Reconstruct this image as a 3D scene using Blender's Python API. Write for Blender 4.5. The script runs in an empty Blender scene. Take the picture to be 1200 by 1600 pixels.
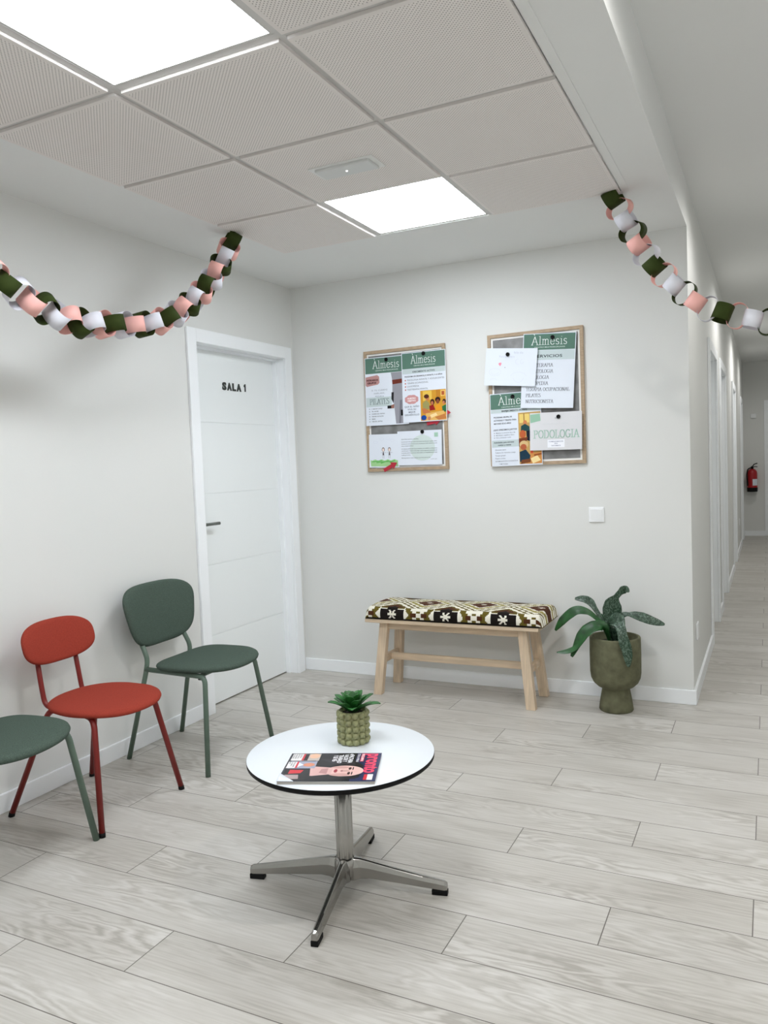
import bpy, math, random
from mathutils import Vector, Matrix
random.seed(7)
sc = bpy.context.scene
PI = math.pi

# ------------------------------------------------------------------ camera
cam_d = bpy.data.cameras.new('camera')
cam = bpy.data.objects.new('camera', cam_d)
sc.collection.objects.link(cam)
R = Matrix(((0.8972955571397466, 0.009133165772343504, 0.4413357774079127),
            (0.43968729535058215, 0.07026628206197177, -0.8953980857208024),
            (-0.0391888433685111, 0.9974864584986416, 0.059033885754505314)))
cam.matrix_world = Matrix.Translation((2.78907539, -4.40221059, 1.33606549)) @ R.to_4x4()
cam_d.sensor_fit = 'HORIZONTAL'; cam_d.sensor_width = 36.0
cam_d.lens = 36.0 * 1226.017 / 1200.0
cam_d.clip_start = 0.02
sc.camera = cam

# ------------------------------------------------------------------ world, exposure, light levels
w = bpy.data.worlds.new('world'); sc.world = w; w.use_nodes = True
w.node_tree.nodes['Background'].inputs[0].default_value = (0.9, 0.95, 1.0, 1)
w.node_tree.nodes['Background'].inputs[1].default_value = 0.05
sc.view_settings.view_transform = 'Standard'; sc.view_settings.look = 'None'
sc.view_settings.exposure = 0.0; sc.view_settings.gamma = 1.0
sc.view_settings.use_curve_mapping = False
PANEL = 21.8          # radiance of the LED ceiling panels
SPOT = 62.0          # watts of each recessed downlight of the corridor
sc.cycles.use_denoising = True
sc.cycles.max_bounces = 10; sc.cycles.diffuse_bounces = 7
sc.cycles.sample_clamp_indirect = 6.0

# ------------------------------------------------------------------ helpers
def lin(c):
    return tuple(((v / 255) / 12.92 if v / 255 <= 0.04045 else ((v / 255 + 0.055) / 1.055) ** 2.4) for v in c) + (1.0,)

def mat(name, col, rough=0.6, metal=0.0, spec=0.5, emit=None, bump=None, mottle=None, sheen=0.0, coat=0.0):
    """col sRGB; bump = (scale, strength, stretch); mottle = (scale, amount, stretch)"""
    m = bpy.data.materials.new(name); m.use_nodes = True
    nt = m.node_tree; b = nt.nodes['Principled BSDF']
    b.inputs['Base Color'].default_value = lin(col)
    b.inputs['Roughness'].default_value = rough
    b.inputs['Metallic'].default_value = metal
    b.inputs['Specular IOR Level'].default_value = spec
    b.inputs['Sheen Weight'].default_value = sheen
    b.inputs['Coat Weight'].default_value = coat
    if emit:
        b.inputs['Emission Color'].default_value = lin(emit[0]); b.inputs['Emission Strength'].default_value = emit[1]
    def noise(scale, stretch, det=4):
        tc = nt.nodes.new('ShaderNodeTexCoord'); mp = nt.nodes.new('ShaderNodeMapping')
        mp.inputs['Scale'].default_value = stretch
        n = nt.nodes.new('ShaderNodeTexNoise'); n.inputs['Scale'].default_value = scale; n.inputs['Detail'].default_value = det
        nt.links.new(tc.outputs['Object'], mp.inputs[0]); nt.links.new(mp.outputs[0], n.inputs[0])
        return n
    if mottle:
        n = noise(mottle[0], mottle[2] if len(mottle) > 2 else (1, 1, 1))
        rp = nt.nodes.new('ShaderNodeValToRGB')
        a = mottle[1]
        rp.color_ramp.elements[0].position = 0.3; rp.color_ramp.elements[1].position = 0.7
        rp.color_ramp.elements[0].color = lin(tuple(max(0, v * (1 - a)) for v in col))
        rp.color_ramp.elements[1].color = lin(tuple(min(255, v * (1 + a)) for v in col))
        nt.links.new(n.outputs['Fac'], rp.inputs[0]); nt.links.new(rp.outputs[0], b.inputs['Base Color'])
    if bump:
        n = noise(bump[0], bump[2] if len(bump) > 2 else (1, 1, 1), 3)
        bp = nt.nodes.new('ShaderNodeBump'); bp.inputs['Strength'].default_value = bump[1]; bp.inputs['Distance'].default_value = 0.002
        nt.links.new(n.outputs['Fac'], bp.inputs['Height']); nt.links.new(bp.outputs[0], b.inputs['Normal'])
    return m

class MB:
    def __init__(s): s.v = []; s.f = []; s.m = []; s.sm = []
    def add(s, vs, fs, mi=0, smooth=False, M=None):
        o = len(s.v)
        s.v += [tuple(M @ Vector(p)) if M else tuple(p) for p in vs]
        for f in fs:
            s.f.append(tuple(o + i for i in f)); s.m.append(mi); s.sm.append(smooth)
        return s
    def box(s, x0, x1, y0, y1, z0, z1, mi=0, M=None):
        vs = [(x, y, z) for z in (z0, z1) for y in (y0, y1) for x in (x0, x1)]
        return s.add(vs, [(0, 2, 3, 1), (4, 5, 7, 6), (0, 1, 5, 4), (2, 6, 7, 3), (0, 4, 6, 2), (1, 3, 7, 5)], mi, False, M)
    def hexa(s, lo, hi, mi=0):
        """lo, hi: four corners each, counter-clockwise from above"""
        vs = list(lo) + list(hi)
        return s.add(vs, [(3, 2, 1, 0), (4, 5, 6, 7), (0, 1, 5, 4), (1, 2, 6, 5), (2, 3, 7, 6), (3, 0, 4, 7)], mi)
    def rings(s, rings, mi=0, smooth=True, cap0=True, cap1=True, M=None):
        n = len(rings[0]); vs = [p for r in rings for p in r]; fs = []
        for k in range(len(rings) - 1):
            for i in range(n):
                j = (i + 1) % n
                fs.append((k * n + i, k * n + j, (k + 1) * n + j, (k + 1) * n + i))
        if cap0: fs.append(tuple(range(n - 1, -1, -1)))
        if cap1: fs.append(tuple((len(rings) - 1) * n + i for i in range(n)))
        return s.add(vs, fs, mi, smooth, M)
    def lathe(s, prof, n=48, c=(0, 0, 0), mi=0, cap0=True, cap1=True, smooth=True):
        return s.rings([[(c[0] + r * math.cos(2 * PI * i / n), c[1] + r * math.sin(2 * PI * i / n), c[2] + z) for i in range(n)] for r, z in prof], mi, smooth, cap0, cap1)
    def tube(s, pts, r, n=14, mi=0, fil=0.0, flat=1.0):
        pts = fillet([Vector(p) for p in pts], fil)
        rr = r if isinstance(r, (list, tuple)) else None
        T = [(pts[min(i + 1, len(pts) - 1)] - pts[max(i - 1, 0)]).normalized() for i in range(len(pts))]
        up = Vector((0, 0, 1)) if abs(T[0].z) < 0.9 else Vector((1, 0, 0))
        N = (up - T[0] * up.dot(T[0])).normalized(); rg = []
        for i, p in enumerate(pts):
            N = (N - T[i] * N.dot(T[i])).normalized(); B = T[i].cross(N)
            if rr: q = rr[0] + (rr[1] - rr[0]) * i / (len(pts) - 1)
            else: q = r
            rg.append([p + N * q * math.cos(2 * PI * k / n) + B * q * flat * math.sin(2 * PI * k / n) for k in range(n)])
        return s.rings(rg, mi)
    def build(s, name, mats, parent=None, bevel=0.0, seg=2):
        me = bpy.data.meshes.new(name); me.from_pydata([tuple(p) for p in s.v], [], s.f)
        for m in (mats if isinstance(mats, (list, tuple)) else [mats]): me.materials.append(m)
        me.polygons.foreach_set('material_index', s.m); me.polygons.foreach_set('use_smooth', s.sm)
        me.update()
        o = bpy.data.objects.new(name, me); sc.collection.objects.link(o)
        if parent: o.parent = parent
        if bevel:
            b = o.modifiers.new('bevel', 'BEVEL'); b.width = bevel; b.segments = seg; b.limit_method = 'ANGLE'; b.angle_limit = 0.7
        return o

def fillet(pts, r, n=6):
    if r <= 0 or len(pts) < 3: return pts
    out = [pts[0]]
    for i in range(1, len(pts) - 1):
        a, b, c = pts[i - 1], pts[i], pts[i + 1]
        d1, d2 = (a - b), (c - b)
        q = min(r, d1.length * 0.45, d2.length * 0.45)
        p0 = b + d1.normalized() * q; p2 = b + d2.normalized() * q
        for k in range(n + 1):
            t = k / n
            out.append(p0 * (1 - t) ** 2 + b * 2 * t * (1 - t) + p2 * t * t)
    out.append(pts[-1]); return out

def empty(name, loc, rz=0.0):
    o = bpy.data.objects.new(name, None); o.location = loc; o.rotation_euler = (0, 0, rz)
    o.empty_display_size = 0.1; sc.collection.objects.link(o); return o
def tag(o, label, cat, group=None):
    o['label'] = label; o['category'] = cat
    if group: o['group'] = group
    return o
def struct(o):
    o['kind'] = 'structure'; return o
def copy_tree(o, parent=None):
    c = o.copy(); sc.collection.objects.link(c); c.parent = parent
    for ch in [q for q in bpy.data.objects if q.parent == o and q != c]: copy_tree(ch, c)
    return c
def spline(P, n=8):
    P = [Vector(p) for p in P]; out = []
    for i in range(len(P) - 1):
        p0, p1, p2, p3 = P[max(i - 1, 0)], P[i], P[i + 1], P[min(i + 2, len(P) - 1)]
        for k in range(n):
            t = k / n
            out.append(0.5 * ((2 * p1) + (p2 - p0) * t + (2 * p0 - 5 * p1 + 4 * p2 - p3) * t * t + (3 * p1 - p0 - 3 * p2 + p3) * t ** 3))
    out.append(P[-1]); return out
def resample(P, step):
    out = [P[0]]; acc = 0.0
    for i in range(1, len(P)):
        a, b = P[i - 1], P[i]; L = (b - a).length; d = step - acc
        while d <= L:
            out.append(a.lerp(b, d / L)); d += step
        acc = L - (d - step)
    return out
def interp(xs, ys, x):
    for i in range(len(xs) - 1):
        if x <= xs[i + 1]:
            t = (x - xs[i]) / (xs[i + 1] - xs[i]); return ys[i] + (ys[i + 1] - ys[i]) * t
    return ys[-1]

# ------------------------------------------------------------------ materials
WALL = mat('wall paint', (222, 223, 221), 0.75, bump=(140, 0.08), spec=0.3)
CEIL = mat('ceiling plaster paint', (226, 227, 226), 0.85, spec=0.2)
TRIM = mat('white lacquer trim', (243, 246, 249), 0.4, spec=0.4)
DOORW = mat('white lacquered door', (236, 240, 241), 0.38, spec=0.4)
DARK = mat('dark gap', (30, 30, 30), 0.9)
GRID = mat('ceiling grid metal', (196, 194, 192), 0.5, spec=0.4)
DIFF = mat('panel diffuser', (245, 250, 252), 0.5, emit=((243, 249, 255), PANEL))
LAMPG = mat('downlight glass', (250, 250, 245), 0.5, emit=((255, 250, 240), 4.0))
WPLAS = mat('white plastic', (238, 240, 242), 0.35)
GPLAS = mat('grey translucent plastic', (205, 207, 206), 0.3)
STEEL = mat('satin steel', (120, 124, 120), 0.35, metal=0.9)
ALU = mat('polished aluminium', (168, 166, 162), 0.24, metal=1.0, bump=(60, 0.1, (1, 1, 0.05)))
BLACKP = mat('black plastic', (9, 9, 10), 0.6, spec=0.2)
HPLW = mat('white laminate', (219, 224, 229), 0.42, spec=0.4)
GFAB = mat('green wool fabric', (75, 88, 80), 0.95, bump=(900, 0.5), mottle=(300, 0.12), spec=0.08)
RFAB = mat('brick red fabric', (148, 60, 48), 0.95, bump=(900, 0.35), mottle=(260, 0.05), spec=0.08)
GMET = mat('sage green painted steel', (88, 107, 94), 0.45)
RMET = mat('red painted steel', (118, 26, 20), 0.42)
LOAK = mat('pale oak frame', (170, 148, 122), 0.6, mottle=(40, 0.08, (1, 1, 6)))
BWOODX = mat('birch wood lengthwise', (207, 186, 160), 0.55, mottle=(6, 0.06, (1, 14, 14)))
BWOODZ = mat('birch wood upright', (207, 186, 160), 0.55, mottle=(6, 0.06, (14, 14, 1)))
PAPER = mat('white paper', (222, 228, 238), 0.7, spec=0.2)
CONC = mat('olive concrete', (98, 98, 76), 0.85, mottle=(22, 0.12), bump=(90, 0.3), spec=0.25)
CERO = mat('olive glazed ceramic', (136, 138, 98), 0.5, mottle=(60, 0.1))
SOIL = mat('dark soil', (36, 30, 26), 0.95, bump=(220, 1.0))
SUCC = mat('succulent green', (34, 90, 36), 0.4, mottle=(30, 0.25))
CRED = mat('extinguisher red', (165, 16, 26), 0.3)

def leaf_mat():
    m = mat('banded leaf', (38, 78, 46), 0.38)
    nt = m.node_tree; b = nt.nodes['Principled BSDF']
    tc = nt.nodes.new('ShaderNodeTexCoord'); n = nt.nodes.new('ShaderNodeTexNoise')
    n.inputs['Scale'].default_value = 90; n.inputs['Detail'].default_value = 2; n.inputs['Distortion'].default_value = 1.5
    r = nt.nodes.new('ShaderNodeValToRGB')
    r.color_ramp.elements[0].position = 0.46; r.color_ramp.elements[1].position = 0.62
    r.color_ramp.elements[0].color = lin((20, 50, 30)); r.color_ramp.elements[1].color = lin((86, 108, 92))
    nt.links.new(tc.outputs['Object'], n.inputs[0]); nt.links.new(n.outputs['Fac'], r.inputs[0]); nt.links.new(r.outputs[0], b.inputs['Base Color'])
    return m
LEAFB = leaf_mat()
LEAFG = mat('plain leaf green', (26, 70, 30), 0.38, mottle=(25, 0.3))

def nd(nt, t, **k):
    n = nt.nodes.new(t)
    for a, v in k.items(): setattr(n, a, v)
    return n
def mth(nt, op, a, b=None, c=None):
    n = nt.nodes.new('ShaderNodeMath'); n.operation = op
    for i, v in enumerate((a, b, c)):
        if v is None: continue
        if isinstance(v, (int, float)): n.inputs[i].default_value = v
        else: nt.links.new(v, n.inputs[i])
    return n.outputs[0]

def tile_mat():
    m = mat('perforated metal tile', (214, 208, 204), 0.7, spec=0.3)
    nt = m.node_tree; b = nt.nodes['Principled BSDF']
    geo = nt.nodes.new('ShaderNodeNewGeometry'); sp = nt.nodes.new('ShaderNodeSeparateXYZ'); nt.links.new(geo.outputs['Position'], sp.inputs[0])
    p = 0.0125
    def cell(off):
        fx = mth(nt, 'SUBTRACT', mth(nt, 'FRACT', mth(nt, 'ADD', mth(nt, 'DIVIDE', sp.outputs[0], p), 50 + off)), 0.5)
        fy = mth(nt, 'SUBTRACT', mth(nt, 'FRACT', mth(nt, 'ADD', mth(nt, 'DIVIDE', sp.outputs[1], p), 900 + off)), 0.5)
        return mth(nt, 'SQRT', mth(nt, 'ADD', mth(nt, 'MULTIPLY', fx, fx), mth(nt, 'MULTIPLY', fy, fy)))
    d = mth(nt, 'MINIMUM', cell(0), cell(0.5))
    hole = mth(nt, 'LESS_THAN', d, 0.17)
    mx = nd(nt, 'ShaderNodeMix', data_type='RGBA')
    mx.inputs[6].default_value = lin((232, 227, 224)); mx.inputs[7].default_value = lin((160, 155, 152))
    nt.links.new(hole, mx.inputs[0]); nt.links.new(mx.outputs[2], b.inputs['Base Color'])
    return m
TILE = tile_mat()
TILEP = mat('tile rim paint', (226, 221, 218), 0.7, spec=0.3)

def floor_mat():
    m = mat('wood look floor tile', (205, 202, 196), 0.36, spec=0.45)
    nt = m.node_tree; b = nt.nodes['Principled BSDF']; L = nt.links.new
    geo = nt.nodes.new('ShaderNodeNewGeometry'); sp = nt.nodes.new('ShaderNodeSeparateXYZ'); L(geo.outputs['Position'], sp.inputs[0])
    X, Y = sp.outputs[0], sp.outputs[1]
    rowf = mth(nt, 'DIVIDE', mth(nt, 'SUBTRACT', -0.1, Y), 0.2)
    row = mth(nt, 'FLOOR', rowf); rfr = mth(nt, 'SUBTRACT', rowf, row)
    uf = mth(nt, 'DIVIDE', mth(nt, 'ADD', mth(nt, 'SUBTRACT', X, 2.735), mth(nt, 'MULTIPLY', row, 0.381)), 1.143)
    cell = mth(nt, 'FLOOR', uf); ufr = mth(nt, 'SUBTRACT', uf, cell)
    def edge(fr, size, half):
        e = mth(nt, 'MULTIPLY', mth(nt, 'MINIMUM', fr, mth(nt, 'SUBTRACT', 1.0, fr)), size)
        return mth(nt, 'LESS_THAN', e, half)
    seam = mth(nt, 'MAXIMUM', edge(rfr, 0.2, 0.0015), edge(ufr, 1.143, 0.0016))
    idv = nt.nodes.new('ShaderNodeCombineXYZ'); L(cell, idv.inputs[0]); L(row, idv.inputs[1])
    wn = nd(nt, 'ShaderNodeTexWhiteNoise', noise_dimensions='3D'); L(idv.outputs[0], wn.inputs[0])
    ws = nt.nodes.new('ShaderNodeSeparateXYZ'); L(wn.outputs['Color'], ws.inputs[0])
    ox = mth(nt, 'MULTIPLY', ws.outputs[0], 37.0); oy = mth(nt, 'MULTIPLY', ws.outputs[1], 23.0)
    def vec(sx, sy):
        c = nt.nodes.new('ShaderNodeCombineXYZ')
        L(mth(nt, 'ADD', mth(nt, 'MULTIPLY', X, sx), ox), c.inputs[0]); L(mth(nt, 'ADD', mth(nt, 'MULTIPLY', Y, sy), oy), c.inputs[1]); return c.outputs[0]
    def noise(v, sc_, det, dist=0.0):
        n = nt.nodes.new('ShaderNodeTexNoise'); n.inputs['Scale'].default_value = sc_; n.inputs['Detail'].default_value = det; n.inputs['Distortion'].default_value = dist
        L(v, n.inputs[0]); return n.outputs['Fac']
    broad = noise(vec(1.0, 4.0), 1.6, 3, 0.6)
    fine = noise(vec(2.5, 60.0), 2.2, 5)
    # cathedral rings: contours of a stretched noise
    fld = noise(vec(1.3, 6.5), 1.15, 2, 0.25)
    ring = mth(nt, 'SINE', mth(nt, 'ADD', mth(nt, 'MULTIPLY', fld, 95.0), mth(nt, 'MULTIPLY', noise(vec(14.0, 40.0), 1.5, 3), 5.0)))
    mask = noise(vec(0.9, 3.0), 1.3, 1)
    ringm = mth(nt, 'MULTIPLY', ring, mth(nt, 'MULTIPLY', mth(nt, 'MAXIMUM', mth(nt, 'SUBTRACT', mask, 0.42), 0.0), 0.6))
    t = mth(nt, 'ADD', mth(nt, 'ADD', mth(nt, 'MULTIPLY', broad, 0.55), mth(nt, 'MULTIPLY', fine, 0.55)), ringm)
    t = mth(nt, 'ADD', t, mth(nt, 'MULTIPLY', mth(nt, 'SUBTRACT', ws.outputs[2], 0.5), 0.10))
    rp = nt.nodes.new('ShaderNodeValToRGB'); e = rp.color_ramp.elements
    e[0].position = 0.32; e[0].color = lin((162, 157, 149)); e[1].position = 0.80; e[1].color = lin((204, 201, 196))
    k = e.new(0.52); k.color = lin((184, 180, 173))
    L(t, rp.inputs[0])
    mx = nd(nt, 'ShaderNodeMix', data_type='RGBA'); L(seam, mx.inputs[0]); L(rp.outputs[0], mx.inputs[6]); mx.inputs[7].default_value = lin((98, 92, 86))
    L(mx.outputs[2], b.inputs['Base Color'])
    L(mth(nt, 'ADD', 0.30, mth(nt, 'MULTIPLY', fine, 0.2)), b.inputs['Roughness'])
    bp = nt.nodes.new('ShaderNodeBump'); bp.inputs['Strength'].default_value = 0.15; bp.inputs['Distance'].default_value = 0.001
    L(mth(nt, 'SUBTRACT', mth(nt, 'MULTIPLY', fine, 0.5), seam), bp.inputs['Height']); L(bp.outputs[0], b.inputs['Normal'])
    return m
FLOOR = floor_mat()

# ------------------------------------------------------------------ setting
W, H, HC, XR, Y0, Y1 = 2.418, 2.505, 2.728, 3.75, -6.5, 9.26
struct(MB().box(-0.3, XR + 0.15, Y0 - 0.15, Y1 + 0.15, -0.1, 0).build('floor', FLOOR))
struct(MB().box(-0.2, 0, Y0, -1.0, 0, HC).box(-0.2, 0, -1.0, -0.1, 2.062, HC).box(-0.2, 0, -0.1, 0.15, 0, HC).build('wall_left', WALL))
struct(MB().box(0, W, 0, 0.15, 0, HC).build('wall_back', WALL))
DO = [(1.475, 2.245), (2.80, 3.66), (5.22, 5.98), (8.02, 8.62)]
mb = MB(); y = 0.15
for a, b in DO:
    mb.box(W - 0.15, W, y, a - 0.01, 0, HC).box(W - 0.15, W, a - 0.01, b + 0.01, 2.062, HC); y = b + 0.01
mb.box(W - 0.15, W, y, Y1, 0, HC)
struct(mb.build('wall_corridor', WALL))
struct(MB().box(XR, XR + 0.15, Y0, Y1, 0, HC).build('wall_right', WALL))
struct(MB().box(-0.2, XR + 0.15, Y0 - 0.15, Y0, 0, HC).build('wall_rear', WALL))
struct(MB().box(W - 0.15, 2.79, Y1, Y1 + 0.15, 0, HC).box(2.79, 3.62, Y1, Y1 + 0.15, 2.062, HC).box(3.62, XR + 0.15, Y1, Y1 + 0.15, 0, HC).build('wall_end', WALL))
TX = [0.4526, 1.0146, 1.6146, 2.2140]
TY = [-0.739 - 0.6 * k for k in range(8)]
ceiling = MB()
for a in ((0, TX[0], Y0, 0), (TX[3], W, Y0, 0), (TX[0], TX[3], TY[0], 0), (TX[0], TX[3], Y0, TY[7])):
    ceiling.box(a[0], a[1], a[2], a[3], H, HC)
ceiling.box(TX[0], TX[3], TY[7], TY[0], H + 0.09, HC)
ceil = struct(ceiling.build('ceiling', CEIL))
struct(MB().box(-0.2, XR + 0.15, Y0 - 0.15, Y1 + 0.15, HC, HC + 0.12).build('ceiling_corridor', CEIL))
# grid bars
g = MB()
for x in TX[1:3]: g.box(x - 0.012, x + 0.012, TY[7], TY[0], H + 0.001, H + 0.03)
for yv in TY[1:7]: g.box(TX[0], TX[3], yv - 0.012, yv + 0.012, H + 0.0016, H + 0.03)
g.build('grid', GRID, ceil)
e = MB()   # perimeter edge trim of the tile field, a lighter strip along the corridor side
e.box(TX[3] + 0.002, TX[3] + 0.034, TY[7], TY[0] - 0.002, H - 0.003, H + 0.001)
e.build('edge_trim', CEIL, ceil)
panel_cells = {(1, 0), (1, 3), (1, 6)}
tile_proto = {}
for i in range(3):
    for j in range(7):
        if (i, j) in panel_cells: continue
        if i not in tile_proto:
            x0, x1 = TX[i] + (0.001 if i == 0 else 0.0135), TX[i + 1] - (0.004 if i == 2 else 0.0135)
            d = 0.2865
            t = MB()
            t.add([(x0, -d, -0.008), (x1, -d, -0.008), (x1, d, -0.008), (x0, d, -0.008)], [(3, 2, 1, 0)])
            b_ = 0.014
            # plain rim
            for r in ((x0, x1, -d, -d + b_), (x0, x1, d - b_, d), (x0, x0 + b_, -d, d), (x1 - b_, x1, -d, d)):
                t.box(r[0], r[1], r[2], r[3], -0.0083, -0.0079, 1)
            t.box(x0, x1, -d, d, -0.0075, 0.004, 1)
            tile_proto[i] = t.build('tile', [TILE, TILEP], ceil); o = tile_proto[i]
        else:
            o = tile_proto[i].copy(); sc.collection.objects.link(o)
        o.location = (0, (TY[j] + TY[j + 1]) / 2, H)

# baseboards
def base(name, pts, inner):
    m = MB(); m.box(*pts, 0, 0.078); return struct(m.build(name, TRIM, bevel=0.003))
base('baseboard_left', (0, 0.013, Y0, -1.058), 0)
base('baseboard_back', (0.0, W + 0.013, -0.013, 0), 0)
mb = MB(); y = 0.0
for a, b in DO:
    mb.box(W, W + 0.013, y, a - 0.08, 0, 0.078); y = b + 0.08
mb.box(W, W + 0.013, y, Y1, 0, 0.078)
struct(mb.build('baseboard_corridor', TRIM))
struct(MB().box(W, 2.72, Y1 - 0.013, Y1, 0, 0.078).build('baseboard_end', TRIM))
struct(MB().box(XR - 0.013, XR, Y0, Y1, 0, 0.078).build('baseboard_right', TRIM))

# doors: reveal with leaf in a wall whose face is x = xf, opening y0..y1
def door(name, xf, y0, y1, rec, steel_handle=True, zt=2.044, top=2.118, cw=0.074):
    root = struct(empty(name, (xf, y0, 0)))
    def put(mb_, n_, m_, bevel=0.0): return mb_.build(n_, m_, root, bevel)
    D = y1 - y0
    c = MB()
    c.box(0.0005, 0.016, -cw, 0, 0, top); c.box(0.0005, 0.016, D, D + cw, 0, top); c.box(0.0005, 0.016, 0, D, zt, top)
    put(c, 'casing', TRIM, 0.003)
    j = MB()
    j.box(-0.148, 0.0, -0.012, 0.0, 0, zt); j.box(-0.148, 0, D, D + 0.012, 0, zt); j.box(-0.148, 0, -0.012, D + 0.012, zt, zt + 0.012)
    # stop strips
    j.box(-rec, -rec + 0.03, D - 0.012, D, 0, zt); j.box(-rec, -rec + 0.03, 0, 0.012, 0, zt); j.box(-rec, -rec + 0.03, 0.012, D - 0.012, zt - 0.014, zt)
    put(j, 'jamb', TRIM, 0.0015)
    lf = MB(); zs = [0.008, 0.404, 0.808, 1.214, 1.62, zt - 0.004]
    lf.box(-rec - 0.04, -rec - 0.004, 0.003, D - 0.003, 0.008, zt - 0.004)
    for k in range(5):
        lf.box(-rec - 0.006, -rec, 0.003, D - 0.003, zs[k] + (0.0025 if k else 0), zs[k + 1] - 0.002)
    put(lf, 'leaf', DOORW, 0.0012)
    if steel_handle:
        h = MB()
        h.lathe([(0.025, 0), (0.025, 0.006)], 24)
        for i, p in enumerate(h.v): h.v[i] = (-rec + p[2], 0.058 + p[0], 1.045 + p[1])
        h.tube([(-rec, 0.058, 1.045), (-rec + 0.045, 0.058, 1.045), (-rec + 0.05, 0.175, 1.045)], 0.009, 12, fil=0.012)
        put(h, 'handle', STEEL)
    return root
door('door_1', 0.0, -0.984, -0.116, 0.08)
for i, (a, b) in enumerate(DO): door('door_%d' % (i + 2), W, a, b, 0.10)
# the doorway in the end wall
r6 = struct(empty('door_6', (2.79, Y1, 0)))
c = MB(); c.box(-0.07, 0, -0.016, 0, 0, 2.118); c.box(0.83, 0.90, -0.016, 0, 0, 2.118); c.box(0, 0.83, -0.016, 0, 2.044, 2.118); c.build('casing', TRIM, r6, 0.003)
c = MB(); c.box(0, 0.83, 0.05, 0.09, 0.008, 2.04); c.build('leaf', DOORW, r6)

# ------------------------------------------------------------------ lights of the place
def led_panel(j, label):
    root = tag(empty('ceiling_light', ((TX[1] + TX[2]) / 2, (TY[j] + TY[j + 1]) / 2, H)), label, 'ceiling light', 'square ceiling light panels')
    f = MB(); s, q = 0.296, 0.279
    for a in ((-s, s, -s, -q), (-s, s, q, s), (-s, -q, -q, q), (q, s, -q, q)): f.box(a[0], a[1], a[2], a[3], 0.002, 0.012)
    f.build('frame', GRID, root)
    d = MB(); d.box(-q, q, -q, q, 0.004, 0.010); d.build('diffuser', DIFF, root)
    return root
led_panel(0, 'lit square ceiling panel nearest the back wall, beside the emergency lamp')
led_panel(3, 'big lit square ceiling panel cut off at the upper left of the view')
led_panel(6, 'lit square ceiling panel behind the viewer')
def downlight(x, yv, label, k=1.0):
    root = tag(empty('downlight', (x, yv, HC)), label, 'downlight', 'round corridor downlights')
    MB().lathe([(0.05, -0.001), (0.075, -0.001), (0.075, -0.006), (0.05, -0.008)], 32, cap0=False, cap1=False).build('ring', WPLAS, root)
    MB().lathe([(0.052, -0.001), (0.052, -0.004)], 32).build('lens', LAMPG, root)
    l = bpy.data.lights.new('lamp', 'SPOT'); l.energy = SPOT * k; l.spot_size = 3.0; l.spot_blend = 0.6; l.shadow_soft_size = 0.05; l.color = (1.0, 0.98, 0.95)
    o = bpy.data.objects.new('lamp', l); sc.collection.objects.link(o); o.parent = root; o.location = (0, 0, -0.025)
downlight(2.98, -2.5, 'round downlight of the passage ceiling beside the seating area', 1.0)
downlight(2.98, 0.0, 'round downlight at the mouth of the corridor', 0.4)
downlight(2.98, 2.4, 'round downlight over the first corridor door', 0.55)
downlight(2.98, 5.3, 'round downlight in the middle of the corridor', 0.7)
downlight(2.98, 7.6, 'round downlight near the fire extinguisher', 0.36)
downlight(2.98, -5.2, 'round downlight of the passage ceiling behind the viewer', 1.0)

# emergency lamp in its tile
er = tag(empty('emergency_light', (1.327, -1.645, H - 0.008)), 'slim rectangular emergency lamp recessed in a perforated ceiling tile', 'emergency light')
m = MB(); m.box(-0.139, 0.139, -0.063, 0.063, -0.004, 0.0); m.build('bezel', CEIL, er, 0.0015)
m = MB(); m.box(-0.118, 0.118, -0.048, 0.048, -0.014, -0.003); m.build('lens', GPLAS, er, 0.004, 3)
m = MB(); m.lathe([(0.004, -0.0145), (0.004, -0.0155)], 12); m.build('indicator', mat('indicator led', (255, 255, 255), 0.4, emit=((255, 255, 255), 3.0)), er)

# ------------------------------------------------------------------ tables and chairs
def outline(ax, by, n, N=72):
    out = []
    for i in range(N):
        a = 2 * PI * i / N; c_, s_ = math.cos(a), math.sin(a)
        out.append((ax * math.copysign(abs(c_) ** (2 / n), c_), by * math.copysign(abs(s_) ** (2 / n), s_)))
    return out
PROF = [(0.02, 0.0), (0.80, 0.0), (0.93, 0.04), (0.985, 0.25), (1.0, 0.5), (0.985, 0.72), (0.95, 0.88), (0.88, 0.97), (0.7, 1.02), (0.45, 1.04), (0.2, 1.045), (0.02, 1.045)]
def pad(out, h, fn):
    """cushion with outline out [(u, v)], thickness h; fn maps (u, v, w) to a point"""
    m = MB()
    m.rings([[fn(u * s, v * s, t * h) for u, v in out] for s, t in PROF])
    return m

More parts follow.
